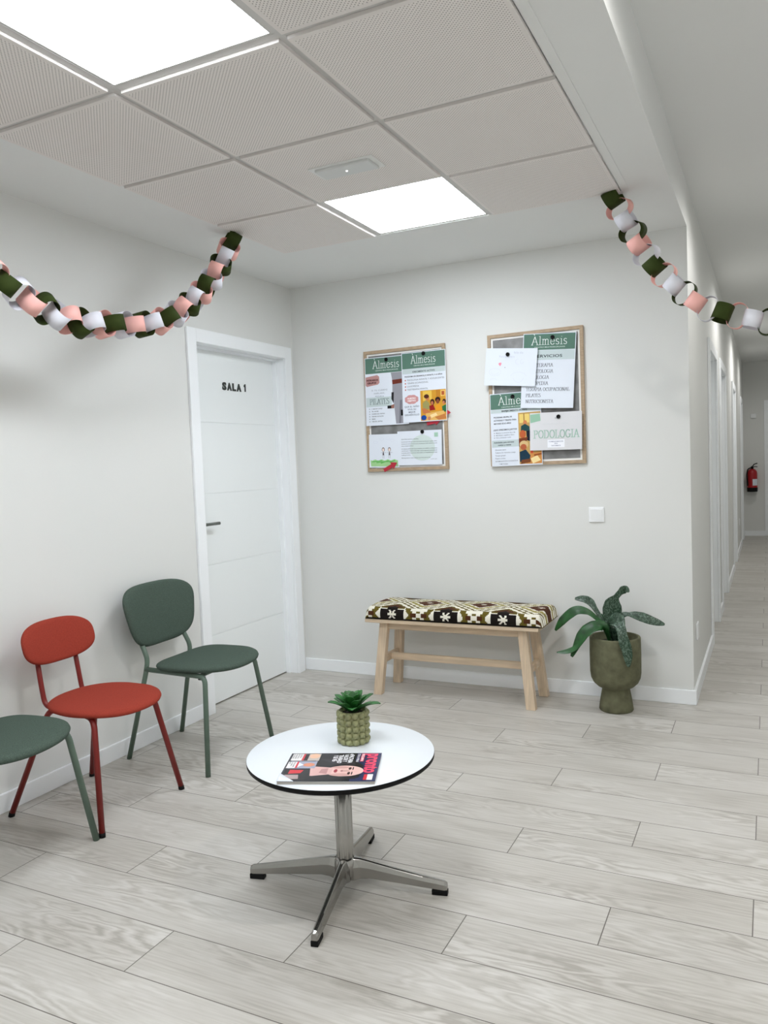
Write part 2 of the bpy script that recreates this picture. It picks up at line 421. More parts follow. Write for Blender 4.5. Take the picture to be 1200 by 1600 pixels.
def chair_green():
    r = empty('dining_chair', (0, 0, 0))
    o1, o2 = outline(0.203, 0.230, 2.25), outline(0.203, 0.230, 4.2)
    ol = [(a if a[0] > 0 else b) for a, b in zip(o1, o2)]
    def fs(u, v, t):
        z = 0.4365 + t + 0.004 * (abs(v) / 0.25) ** 2 - (0.006 * max(0, (u - 0.06) / 0.15) ** 2)
        return (u + 0.103, v, z)
    pad(ol, 0.032, fs).build('seat', GFAB, r)
    ob = outline(0.249, 0.148, 3.5)
    ob = [(v * (0.98 + 0.13 * z / 0.15), z) for v, z in ob]
    def fb(v, z, t):
        return (-0.232 - z * 0.20 - t + 0.80 * v * v + 0.012, v, 0.664 + z)
    pad(ob, 0.036, lambda v, z, t: fb(v, z, t - 0.018)).build('backrest', GFAB, r)
    for s in (-1, 1):
        m = MB(); m.tube([(0.245, s * 0.268, 0.0), (0.205, s * 0.20, 0.425), (-0.155, s * 0.165, 0.427)], 0.0115, fil=0.035)
        m.build('front_leg', GMET, r)
        m = MB(); m.tube([(-0.255, s * 0.198, 0.0), (-0.152, s * 0.165, 0.42), (-0.145, s * 0.160, 0.475), (-0.208, s * 0.150, 0.60), (-0.226, s * 0.145, 0.66)], 0.0115, fil=0.03)
        m.build('rear_leg', GMET, r)
    m = MB()
    m.tube([(0.17, -0.198, 0.424), (0.17, 0.198, 0.424)], 0.009); 
    m.build('cross_bar', GMET, r)
    MB().tube([(-0.10, -0.168, 0.424), (-0.10, 0.168, 0.424)], 0.009).build('cross_bar', GMET, r)
    for s in (-1, 1): MB().box(0.155, 0.18, s * 0.172 - 0.012, s * 0.172 + 0.012, 0.403, 0.4155).build('spacer', BLACKP, r)
    return r
cg = chair_green(); cg.location = (0.302, -1.478, 0); cg.rotation_euler = (0, 0, math.radians(3))
tag(cg, 'green upholstered chair with sage steel legs standing next to the white door', 'chair', 'upholstered chairs along the left wall')
cg2 = copy_tree(cg); cg2.location = (0.328, -2.650, 0); cg2.rotation_euler = (0, 0, math.radians(5))
tag(cg2, 'green upholstered chair cut off by the left picture edge, nearest the viewer', 'chair', 'upholstered chairs along the left wall')

def chair_red():
    r = empty('dining_chair', (0, 0, 0))
    ol = outline(0.207, 0.208, 2.3)
    def fs(u, v, t):
        return (u + 0.078, v, 0.425 + t - (0.012 * max(0, (u - 0.05) / 0.15) ** 2) + 0.006 * max(0, -u / 0.2))
    pad(ol, 0.03, fs).build('seat', RFAB, r)
    ob = outline(0.186, 0.087, 2.7)
    pad(ob, 0.030, lambda v, z, t: (-0.178 - z * 0.25 - (t - 0.015) + 0.8 * v * v, v, 0.670 + z)).build('backrest', RFAB, r)
    for s in (-1, 1):
        m = MB(); m.tube([(0.245, s * 0.228, 0.012), (0.175, s * 0.165, 0.418), (0.06, s * 0.12, 0.420)], 0.0115, fil=0.04)
        leg = m.build('front_leg', RMET, r)
        m = MB(); m.tube([(0.2462, s * 0.229, 0.0), (0.2445, s * 0.2275, 0.016)], 0.0125, 12); m.build('foot_cap', BLACKP, leg)
        m = MB(); m.tube([(-0.238, s * 0.213, 0.012), (-0.098, s * 0.125, 0.416), (0.03, s * 0.11, 0.420)], 0.0115, fil=0.03)
        leg = m.build('rear_leg', RMET, r)
        m = MB(); m.tube([(-0.241, s * 0.215, 0.0), (-0.237, s * 0.2125, 0.016)], 0.0125, 12); m.build('foot_cap', BLACKP, leg)
        m = MB(); m.tube([(-0.02, s * 0.105, 0.418), (-0.145, s * 0.100, 0.418), (-0.160, s * 0.100, 0.50), (-0.178, s * 0.098, 0.62)], 0.0100, fil=0.045)
        m.build('back_support', RMET, r)
    return r
cr = chair_red(); cr.location = (0.300, -2.118, 0); cr.rotation_euler = (0, 0, math.radians(2.0))
tag(cr, 'brick red chair with round seat and oval backrest between the two green chairs', 'chair', 'upholstered chairs along the left wall')

# round pedestal table
tb = tag(empty('coffee_table', (1.5625, -2.290, 0)), 'low round white table with black edge on a four-armed metal pedestal', 'table')
TT = 0.437
m = MB(); m.lathe([(0.02, TT - 0.001), (0.290, TT - 0.001), (0.2935, TT), ], 96, cap0=False, cap1=False)
m = MB(); m.lathe([(0.001, TT), (0.2945, TT), (0.2955, TT - 0.0008)], 96, cap1=False); m.build('tabletop', HPLW, tb)
m = MB(); m.lathe([(0.2957, TT - 0.0009), (0.2962, TT - 0.003), (0.2955, TT - 0.013), (0.290, TT - 0.018), (0.001, TT - 0.018)], 96, cap0=False); m.build('table_edge', BLACKP, tb)
m = MB()
N = 64
def col(z, r0): return [((r0 + 0.0016 * math.cos(8 * 2 * PI * i / N)) * math.cos(2 * PI * i / N), (r0 + 0.0016 * math.cos(8 * 2 * PI * i / N)) * math.sin(2 * PI * i / N), z) for i in range(N)]
m.rings([col(0.085, 0.027), col(0.10, 0.0265), col(0.415, 0.0265)])
m.build('column', ALU, tb)
m = MB(); m.lathe([(0.09, TT - 0.0185), (0.09, TT - 0.022), (0.03, TT - 0.027)], 40); m.build('mounting_plate', BLACKP, tb)
hub = MB(); hub.lathe([(0.010, 0.030), (0.030, 0.032), (0.036, 0.045), (0.037, 0.075), (0.034, 0.092), (0.029, 0.098)], 40); hub.build('hub', ALU, tb)
for k in range(4):
    a = math.radians(12.8 + 90 * k)
    M = Matrix.Rotation(a, 4, 'Z')
    m = MB(); rg = []
    for x, w2, zb, zt_ in ((0.012, 0.024, 0.030, 0.098), (0.032, 0.022, 0.030, 0.098), (0.05, 0.0155, 0.034, 0.096), (0.08, 0.013, 0.036, 0.090), (0.16, 0.0125, 0.030, 0.073), (0.25, 0.012, 0.022, 0.056), (0.318, 0.011, 0.0165, 0.044), (0.3265, 0.009, 0.0165, 0.039)):
        t_ = w2 * 0.55
        rg.append([(x, -w2, zb), (x, w2, zb), (x, w2 * 0.98, zb + (zt_ - zb) * 0.6), (x, t_, zt_ - 0.002), (x, t_ * 0.4, zt_), (x, -t_ * 0.4, zt_), (x, -t_, zt_ - 0.002), (x, -w2 * 0.98, zb + (zt_ - zb) * 0.6)])
    m.rings(rg, smooth=False, M=M)
    arm = m.build('arm', ALU, tb, 0.002)
    f = MB(); f.box(0.278, 0.3275, -0.0112, 0.0112, 0.0, 0.0165, 0, M); f.build('foot_pad', BLACKP, arm, 0.002)

# ------------------------------------------------------------------ bench and cushion
bn = tag(empty('bench', (1.175, -0.22, 0)), 'pale birch bench with slanted legs standing against the back wall', 'bench')
def B(mb_, n_, m_, bev=0.0025): return mb_.build(n_, m_, bn, bev)
BX0, BX1, BY0, BY1 = -0.515, 0.515, -0.175, 0.16
m = MB(); m.box(BX0, BX1, BY0, BY1, 0.428, 0.449); B(m, 'seat_board', BWOODX, 0.004)
m = MB(); m.box(-0.41, 0.41, -0.118, -0.098, 0.383, 0.4278); B(m, 'apron', BWOODX)
m = MB(); m.box(-0.41, 0.41, 0.083, 0.103, 0.383, 0.4278); B(m, 'apron', BWOODX)
def leg(xt, xb, yt, yb):
    hx, hy = 0.026, 0.020
    q = lambda x, y_, z: [(x - hx, y_ - hy, z), (x + hx, y_ - hy, z), (x + hx, y_ + hy, z), (x - hx, y_ + hy, z)]
    m = MB(); m.hexa(q(xb, yb, 0), q(xt, yt, 0.4278)); return B(m, 'leg', BWOODZ)
for sx in (-1, 1):
    leg(sx * 0.413, sx * 0.458, -0.112, -0.140); leg(sx * 0.413, sx * 0.458, 0.097, 0.125)
    m = MB(); xx = sx * 0.437; m.box(xx - 0.011, xx + 0.011, -0.105, 0.09, 0.178, 0.222); B(m, 'side_rail', BWOODX)
m = MB(); m.box(-0.458, 0.458, -0.020, 0.0, 0.180, 0.220); B(m, 'stretcher', BWOODX)

# patterned cushion
CW = mat('cushion ecru', (226, 222, 208), 0.9, bump=(800, 0.3), spec=0.2)
CO = mat('cushion olive', (96, 84, 30), 0.9, bump=(800, 0.3), spec=0.2)
CB = mat('cushion brown', (74, 42, 22), 0.9, bump=(800, 0.3), spec=0.2)
CK = mat('cushion black', (22, 17, 14), 0.9, bump=(800, 0.3), spec=0.2)
CU = mat('cushion khaki', (150, 140, 84), 0.9, bump=(800, 0.3), spec=0.2)
def patt(u, v):
    """u along the bench, v unfolded from the lower front edge; 0 ecru 1 olive 2 brown 3 black 4 khaki"""
    P = 0.33
    du = (u - 0.188) / P; du -= round(du); da = abs(du) * P; dd = P / 2 - da
    if v < 0.068:
        h = v - 0.027
        if v < 0.004: return 3
        if da < 0.072:
            if abs(h) < 0.0045 and da < 0.028: return 0
            if abs(h) < 0.023 and abs(da - abs(h) * 0.8) < 0.0055: return 0
            if h > 0.026: return 0 if da > 0.034 and h < 0.034 else (1 if da > 0.034 else 3)
            return 3
        wob = 0.080 + 0.024 * max(0, 1 - abs(h) / 0.028)
        if da < wob: return 0
        if da < wob + 0.012: return 1
        if dd < 0.062:
            if abs(h) < 0.010: return 0 if dd < 0.016 else (2 if dd < 0.05 else 1)
            if abs(h) < 0.024: return 0 if dd > 0.012 and dd < 0.036 else 1
            return 0 if dd < 0.05 else 1
        return 1
    w_ = v - 0.068; c = 0.155
    jag = 0.055 * (abs(((w_ / 0.034) % 1) - 0.5) * 2)
    mm = dd / 0.165 + abs(w_ - c) / 0.155 + jag - 0.02
    if mm < 0.11: return 0
    if mm < 0.52: return 2
    if mm < 0.62: return 0
    if mm < 0.82: return 4
    if mm < 0.93: return 0
    if mm < 1.04: return 1
    if mm < 1.15: return 0
    if mm < 1.27: return 1
    if mm < 1.45: return 0
    if mm < 1.58: return 1
    if mm < 1.80: return 2
    return 3
def cushion():
    cx, cy, hx, hy, z0, th = 1.188, -0.222, 0.522, 0.178, 0.4497, 0.060
    m = MB(); nu = 176
    # cross-section in y,z: underside edge -> front face -> top -> back face
    sec = []
    R_ = 0.022
    path = [(-hy + 0.012, 0.0)] + [(-hy + 0.002, 0.004), (-hy - 0.002, 0.012), (-hy - 0.004, 0.022), (-hy - 0.003, 0.034), (-hy + 0.002, 0.045), (-hy + 0.010, 0.053), (-hy + 0.022, 0.058)]
    k = 44
    for i in range(1, k): path.append((-hy + 0.022 + (2 * hy - 0.044) * i / k, 0.058 + 0.006 * math.sin(PI * i / k)))
    path += [(hy - 0.022, 0.058), (hy - 0.010, 0.053), (hy - 0.002, 0.045), (hy + 0.003, 0.034), (hy + 0.003, 0.018), (hy - 0.002, 0.004), (hy - 0.012, 0.0)]
    # refine
    P = [Vector((0, a, b * 1.22)) for a, b in path]; P = resample(P, 0.0062); n = len(P)
    vs = []; arc = [i * 0.0062 for i in range(n)]
    for i in range(nu + 1):
        s = -1 + 2 * i / nu; x = hx * s
        q = max(0.0, (abs(x) - (hx - 0.03)) / 0.03)          # rounding toward the ends
        kz = math.sqrt(max(0.0, 1 - q * q)) if q > 0 else 1.0
        kz = 0.08 + 0.92 * kz
        for p in P:
            yy = p.y * (1 - 0.03 * q * q)
            zz = p.z * kz
            vs.append((cx + x, cy + yy, z0 + zz + 0.0015 * math.sin(9 * x) * (p.z / th)))
    fs = []; mi = []
    for i in range(nu):
        for j in range(n - 1):
            fs.append((i * n + j, (i + 1) * n + j, (i + 1) * n + j + 1, i * n + j + 1))
            u = 0.535 + hx * (-1 + 2 * (i + 0.5) / nu); vv = arc[j] - 0.008; mi.append(patt(u, vv / 1.18 if vv < 0.080 else vv - 0.012))
    o = len(m.v); m.v += vs; m.f += fs; m.m += mi; m.sm += [True] * len(fs)
    for e_, rev in ((0, 0), (nu, 1)):
        f = tuple(e_ * n + j for j in range(n)); m.f.append(f[::-1] if not rev else f); m.m.append(1); m.sm.append(False)
    m.f.append(tuple([i * n for i in range(nu + 1)][::-1] + [i * n + n - 1 for i in range(nu + 1)])); m.m.append(3); m.sm.append(False)
    return m.build('seat_cushion', [CW, CO, CB, CK, CU])
tag(cushion(), 'long bench cushion in black, white, olive and brown geometric weave lying on the bench', 'cushion')

# ------------------------------------------------------------------ plants
def leaf(pts, widths, nrm, mats, thick=0.0015, fold=0.12, wave=0.0, seed=0):
    """blade along pts; widths at equal parameters; nrm = hint of the facing direction"""
    C = spline(pts, 7); n = len(C); m = MB(); K = 8; rnd = random.Random(seed); ph = rnd.random() * 6
    top, bot = [], []
    for i, p in enumerate(C):
        T = (C[min(i + 1, n - 1)] - C[max(i - 1, 0)]).normalized(); t = i / (n - 1)
        hint = nrm(t) if callable(nrm) else Vector(nrm)
        S = T.cross(hint)
        if S.length < 1e-4: S = Vector((1, 0, 0))
        S.normalize(); U = S.cross(T)
        w_ = interp([k / (len(widths) - 1) for k in range(len(widths))], widths, t) / 2
        for lst, off in ((top, thick / 2), (bot, -thick / 2)):
            row = []
            for k in range(K + 1):
                s = -1 + 2 * k / K
                row.append(p + S * w_ * s + U * (abs(s) * w_ * fold * 2 + off * (1 - 0.7 * s * s) + wave * abs(s) * math.sin(ph + 9 * t + s * 2)))
            lst.append(row)
    rg = [a + b[::-1] for a, b in zip(top, bot)]
    m.rings(rg); return m

PX, PY = 2.050, -0.212
pl = tag(empty('potted_plant', (PX, PY, 0)), 'tall olive concrete footed planter with a dark banded-leaf plant beside the bench', 'potted plant')
m = MB()
m.lathe([(0.060, 0.0), (0.084, 0.0), (0.088, 0.006), (0.084, 0.040), (0.076, 0.085), (0.071, 0.112), (0.074, 0.120), (0.094, 0.131), (0.114, 0.150), (0.126, 0.175), (0.130, 0.205), (0.131, 0.30), (0.130, 0.388), (0.127, 0.393),
         (0.120, 0.394), (0.116, 0.390), (0.114, 0.34), (0.02, 0.34)], 64)
m.build('planter', CONC, pl)
m = MB(); m.lathe([(0.1145, 0.352), (0.08, 0.357), (0.04, 0.362), (0.005, 0.364)], 40, cap0=False); m.build('soil', SOIL, pl)
def lf(pts, wd, nrm, mt, **k):
    pts = [(x - PX, y_ - PY, z) for x, y_, z in pts]
    leaf(pts, wd, nrm, None, **k).build('leaf', mt, pl)
base_ = (2.03, -0.21, 0.36)
vdir = Vector((0.16, -0.98, 0.1))
lf([base_, (2.0, -0.22, 0.439), (1.94, -0.225, 0.500), (1.90, -0.23, 0.520), (1.85, -0.235, 0.519), (1.79, -0.24, 0.472), (1.743, -0.245, 0.411)], [0.014, 0.018, 0.026, 0.034, 0.048, 0.056, 0.048, 0.012], (0.15, -0.75, 0.65), LEAFG, wave=0.002, seed=1)
lf([base_, (1.99, -0.20, 0.46), (1.948, -0.19, 0.526), (1.920, -0.18, 0.562), (1.885, -0.18, 0.577), (1.838, -0.18, 0.577)], [0.014, 0.018, 0.022, 0.028, 0.040, 0.042, 0.034, 0.012], (0.1, -0.9, 0.4), LEAFB, seed=2)
lf([(2.04, -0.20, 0.36), (2.032, -0.19, 0.45), (2.032, -0.18, 0.51), (2.040, -0.18, 0.560), (2.060, -0.185, 0.600), (2.085, -0.19, 0.628), (2.110, -0.21, 0.643), (2.132, -0.235, 0.635)], [0.02, 0.05, 0.088, 0.100, 0.086, 0.030, 0.030, 0.044, 0.036, 0.010], vdir, LEAFB, fold=0.06, wave=0.003, seed=3)
lf([(2.05, -0.20, 0.36), (2.050, -0.20, 0.46), (2.094, -0.20, 0.502), (2.135, -0.20, 0.507), (2.186, -0.205, 0.497), (2.241, -0.21, 0.480), (2.300, -0.21, 0.466)], [0.016, 0.036, 0.040, 0.034, 0.024, 0.046, 0.056, 0.052, 0.040, 0.010], (0.1, -0.75, 0.65), LEAFB, wave=0.002, seed=4)
lf([(2.05, -0.22, 0.36), (2.045, -0.25, 0.46), (2.074, -0.29, 0.492), (2.100, -0.33, 0.465), (2.115, -0.352, 0.415), (2.135, -0.360, 0.350), (2.142, -0.362, 0.272)], [0.02, 0.050, 0.088, 0.084, 0.050, 0.048, 0.056, 0.048, 0.012], lambda t: Vector((-0.3, -0.5, 0.8)).lerp(Vector((0.2, -1.0, 0.1)), min(1, t * 1.6)), LEAFB, fold=0.1, wave=0.003, seed=5)
lf([(2.03, -0.23, 0.36), (2.012, -0.27, 0.445), (1.97, -0.30, 0.458), (1.925, -0.325, 0.430), (1.888, -0.34, 0.375), (1.850, -0.345, 0.300)], [0.02, 0.040, 0.060, 0.080, 0.084, 0.070, 0.040, 0.016], (-0.35, -0.75, 0.55), LEAFG, fold=0.08, wave=0.004, seed=6)
lf([(1.900, -0.342, 0.375), (1.865, -0.350, 0.342), (1.825, -0.355, 0.326), (1.776, -0.36, 0.320)], [0.012, 0.030, 0.030, 0.022, 0.006], (-0.2, -0.8, 0.5), LEAFG, seed=7)
lf([(2.02, -0.17, 0.36), (1.985, -0.15, 0.44), (1.960, -0.13, 0.475), (1.945, -0.12, 0.47)], [0.02, 0.036, 0.044, 0.036, 0.01], vdir, LEAFG, seed=8)
for k in range(5):
    a = 0.7 + k * 1.1
    lf([(PX, PY, 0.355), (PX + 0.025 * math.cos(a), PY + 0.02 * math.sin(a), 0.40), (PX + 0.045 * math.cos(a), PY + 0.035 * math.sin(a), 0.445)], [0.02, 0.034, 0.030, 0.008], (math.cos(a), math.sin(a), 0.3), LEAFB, seed=20 + k)

SX, SY, SZ = 1.558, -2.194, TT + 0.0004
su = tag(empty('succulent', (SX, SY, SZ)), 'small green rosette succulent in an olive bubble-textured pot on the round table', 'potted succulent')
m = MB(); m.lathe([(0.03, 0), (0.044, 0.0), (0.046, 0.004), (0.0465, 0.100), (0.0465, 0.106), (0.0445, 0.108), (0.042, 0.107), (0.041, 0.09), (0.01, 0.09)], 48)
ico = []
def bump_sphere(mb_, c, r):
    n1, n2 = 7, 12; rg = []
    for i in range(1, n1):
        t = PI * i / n1
        rg.append([(c[0] + r * math.sin(t) * math.cos(2 * PI * j / n2), c[1] + r * math.sin(t) * math.sin(2 * PI * j / n2), c[2] - r * math.cos(t)) for j in range(n2)])
    mb_.rings(rg)
nb = 13
for row in range(5):
    for k in range(nb):
        a = 2 * PI * k / nb + 0.05
        bump_sphere(m, (0.0440 * math.cos(a), 0.0440 * math.sin(a), 0.0112 + row * 0.0212), 0.0116)
m.build('pot', CERO, su)
m = MB(); m.lathe([(0.0415, 0.096), (0.02, 0.100), (0.002, 0.101)], 32, cap0=False); m.build('soil', SOIL, su)
rnd = random.Random(4)
for k in range(22):
    a = k * 2.399 + 0.4
    lvl = k / 21
    tilt = 0.16 + 0.98 * (1 - lvl) ** 0.9       # from the vertical
    L = 0.067 + 0.026 * (1 - lvl) + rnd.uniform(-0.004, 0.004)
    d = Vector((math.cos(a), math.sin(a), 0))
    p0 = Vector((0, 0, 0.096)) + d * 0.006
    P = []
    for q in (0, 0.3, 0.6, 0.85, 1.0):
        ang = tilt * (0.75 + 0.35 * q)
        P.append(p0 + d * L * q * math.sin(ang) + Vector((0, 0, L * q * math.cos(ang))))
    nr = Vector((0, 0, 1)) if tilt > 0.7 else -d
    leaf(P, [0.010, 0.020, 0.029, 0.032, 0.024, 0.003], (-d * math.cos(tilt) + Vector((0, 0, math.sin(tilt)))), None, thick=0.004, fold=0.14, seed=k).build('leaf', SUCC, su)

# ------------------------------------------------------------------ paper garlands
PGRN = mat('dark green card', (50, 62, 22), 0.8, spec=0.2); PPNK = mat('pink card', (244, 186, 178), 0.8, spec=0.2); PWHT = mat('white card', (222, 223, 232), 0.8, spec=0.2)
def garland(name, pts, label, base_n, tw0, face_even, step, La, Lb, wd):
    C = resample(spline(pts, 12), step)
    root = tag(empty(name, tuple(C[0])), label, 'paper garland', 'paper chain garlands')
    rnd = random.Random(5)
    for i, c in enumerate(C):
        T = (C[min(i + 1, len(C) - 1)] - C[max(i - 1, 0)]).normalized()
        bn_ = Vector(base_n); n1 = (bn_ - T * bn_.dot(T)).normalized(); n2 = T.cross(n1)
        tw = tw0(i) + rnd.uniform(-0.08, 0.08) + (0 if (i % 2 == 0) == face_even else PI / 2)
        a1 = n1 * math.cos(tw) + n2 * math.sin(tw); a2 = T.cross(a1)
        N = 40; rg = [[], [], [], []]
        pin = rnd.uniform(2.1, 2.4)
        sk = rnd.uniform(-0.07, 0.07)
        for k in range(N):
            th = 2 * PI * k / N; cc, ss = math.cos(th), math.sin(th)
            ru = math.copysign(abs(cc) ** (2 / pin), cc); rv = math.copysign(abs(ss) ** (2 / pin), ss)
            for q, (off, e_) in enumerate(((0, -1), (0.0006, -1), (0.0006, 1), (0, 1))):
                p = c - C[0] + T * (La * ru + off * cc) + a1 * (Lb * rv + off * ss) + a2 * (e_ * wd / 2) + T * sk * e_ * wd / 2
                rg[q].append(p)
        m = MB(); m.rings(rg + [rg[0]], cap0=False, cap1=False)
        m.build('link', (PGRN, PPNK, PWHT)[i % 3], root)
    return root
LG = [(0.437, -1.197, 2.462), (0.437, -1.255, 2.377), (0.437, -1.347, 2.267), (0.437, -1.473, 2.15), (0.437, -1.599, 2.063), (0.437, -1.74, 1.994), (0.437, -1.895, 1.956), (0.437, -2.02, 1.941), (0.437, -2.137, 1.924), (0.437, -2.245, 1.928), (0.437, -2.344, 1.952), (0.437, -2.437, 1.982), (0.437, -2.512, 2.017), (0.437, -2.66, 2.09), (0.437, -2.84, 2.21), (0.437, -3.0, 2.35), (0.437, -3.09, 2.462)]
RG = [(2.178, -0.741, 2.480), (2.217, -0.741, 2.402), (2.257, -0.741, 2.32), (2.296, -0.741, 2.242), (2.34, -0.741, 2.17), (2.392, -0.741, 2.107), (2.443, -0.741, 2.051), (2.494, -0.741, 1.998), (2.545, -0.741, 1.957), (2.595, -0.741, 1.932), (2.656, -0.741, 1.911), (2.717, -0.741, 1.888), (2.789, -0.741, 1.866), (2.95, -0.741, 1.87), (3.12, -0.741, 1.95), (3.30, -0.741, 2.10), (3.46, -0.741, 2.32), (3.60, -0.741, 2.68)]
garland('paper_garland', LG, 'green, pink and white paper chain sagging along the left wall from the tiled ceiling', (1, 0, 0), lambda i: 0.55 + 0.45 * math.sin(i * 0.28), True, 0.056, 0.036, 0.051, 0.064)
garland('paper_garland', RG, 'green, pink and white paper chain hanging across the corridor mouth at the right', (0, 1, 0), lambda i: 0.12 + 0.15 * math.sin(i * 0.4), True, 0.0605, 0.037, 0.052, 0.068)

# ------------------------------------------------------------------ fittings on walls and door
sw = tag(empty('light_switch', (1.929, 0.0, 1.020)), 'white square wall switch on the back wall above the plant', 'light switch')
m = MB(); m.box(-0.042, 0.042, -0.009, -0.0003, -0.042, 0.042); m.build('switch_plate', WPLAS, sw, 0.004, 3)
m = MB(); m.add([(-0.031, -0.009, -0.031), (0.031, -0.009, -0.031), (0.031, -0.009, 0.031), (-0.031, -0.009, 0.031), (-0.031, -0.010, -0.031), (0.031, -0.010, -0.031), (0.031, -0.0155, 0.031), (-0.031, -0.0155, 0.031)],
      [(0, 1, 5, 4), (1, 2, 6, 5), (2, 3, 7, 6), (3, 0, 4, 7), (4, 5, 6, 7)]); m.build('rocker', WPLAS, sw, 0.001)
def plate(name, x, y_, z, hy, hz, label, cat):
    o = MB().box(0.0003, 0.010, -hy, hy, -hz, hz).build(name, WPLAS, None, 0.003); o.location = (x, y_, z); return tag(o, label, cat)
plate('wall_socket', W, 0.215, 0.355, 0.042, 0.045, 'white low wall socket just round the corner in the corridor', 'socket')
plate('wall_socket', W, 7.05, 0.40, 0.042, 0.045, 'tiny white wall socket far down the corridor wall', 'socket')
th = tag(MB().box(-0.04, 0.04, -0.025, -0.0003, -0.035, 0.035).build('thermostat', WPLAS, None, 0.004), 'small white box on the far corridor end wall above the fire extinguisher', 'thermostat')
th.location = (2.57, Y1, 1.885)
fe = tag(empty('fire_extinguisher', (2.545, Y1 - 0.095, 0)), 'red fire extinguisher with black base hanging on the far corridor wall', 'fire extinguisher')
m = MB(); m.lathe([(0.05, 0.735), (0.073, 0.745), (0.074, 0.76), (0.074, 0.985), (0.068, 1.02), (0.045, 1.05), (0.022, 1.06)], 32); m.build('cylinder', CRED, fe)
m = MB(); m.lathe([(0.05, 0.700), (0.072, 0.702), (0.076, 0.715), (0.076, 0.765), (0.0745, 0.768)], 32); m.build('base_ring', BLACKP, fe)
m = MB(); m.lathe([(0.020, 1.058), (0.020, 1.09), (0.012, 1.10)], 20); m.tube([(0, 0, 1.09), (0.03, -0.02, 1.13), (0.075, -0.03, 1.145)], 0.008); m.tube([(0, 0, 1.085), (0.045, -0.02, 1.095), (0.075, -0.03, 1.09)], 0.006); m.build('valve', BLACKP, fe)
m = MB(); m.tube([(-0.01, -0.02, 1.08), (-0.06, -0.05, 1.06), (-0.075, -0.07, 0.98), (-0.062, -0.075, 0.80)], 0.010, fil=0.04); m.build('hose', BLACKP, fe)
m = MB(); m.rings([[(0.0745 * math.cos(a), 0.0745 * math.sin(a), z) for a in [(-1.5 + 1.3 * k / 12) for k in range(13)]] for z in (0.80, 0.90)], cap0=False, cap1=False); m.build('label', PAPER, fe)
m = MB(); m.box(-0.03, 0.03, 0.06, 0.0945, 0.95, 1.0); m.build('bracket', STEEL, fe)

# ------------------------------------------------------------------ writing
def text_mesh(body, size, offset=0.0, spacing=1.0, align='LEFT'):
    cu = bpy.data.curves.new('t', 'FONT'); cu.body = body; cu.size = size; cu.offset = offset; cu.space_character = spacing; cu.align_x = align; cu.resolution_u = 3
    o = bpy.data.objects.new('t', cu); sc.collection.objects.link(o)
    bpy.context.view_layer.update()
    dg = bpy.context.evaluated_depsgraph_get(); ev = o.evaluated_get(dg); me = ev.to_mesh()
    vs = [(v.co.x, v.co.y) for v in me.vertices]; fs = [tuple(p.vertices) for p in me.polygons]
    ev.to_mesh_clear(); bpy.data.objects.remove(o); bpy.data.curves.remove(cu)
    return vs, fs
def hull(pts):
    pts = sorted(set(pts))
    def half(P):
        h = []
        for p in P:
            while len(h) >= 2 and (h[-1][0] - h[-2][0]) * (p[1] - h[-2][1]) - (h[-1][1] - h[-2][1]) * (p[0] - h[-2][0]) <= 0: h.pop()
            h.append(p)
        return h
    return half(pts)[:-1] + half(pts[::-1])[:-1]
def arc(cx, cy, rx, ry, a0, a1, n=8): return [(cx + rx * math.cos(math.radians(a0 + (a1 - a0) * i / n)), cy + ry * math.sin(math.radians(a0 + (a1 - a0) * i / n))) for i in range(n + 1)]
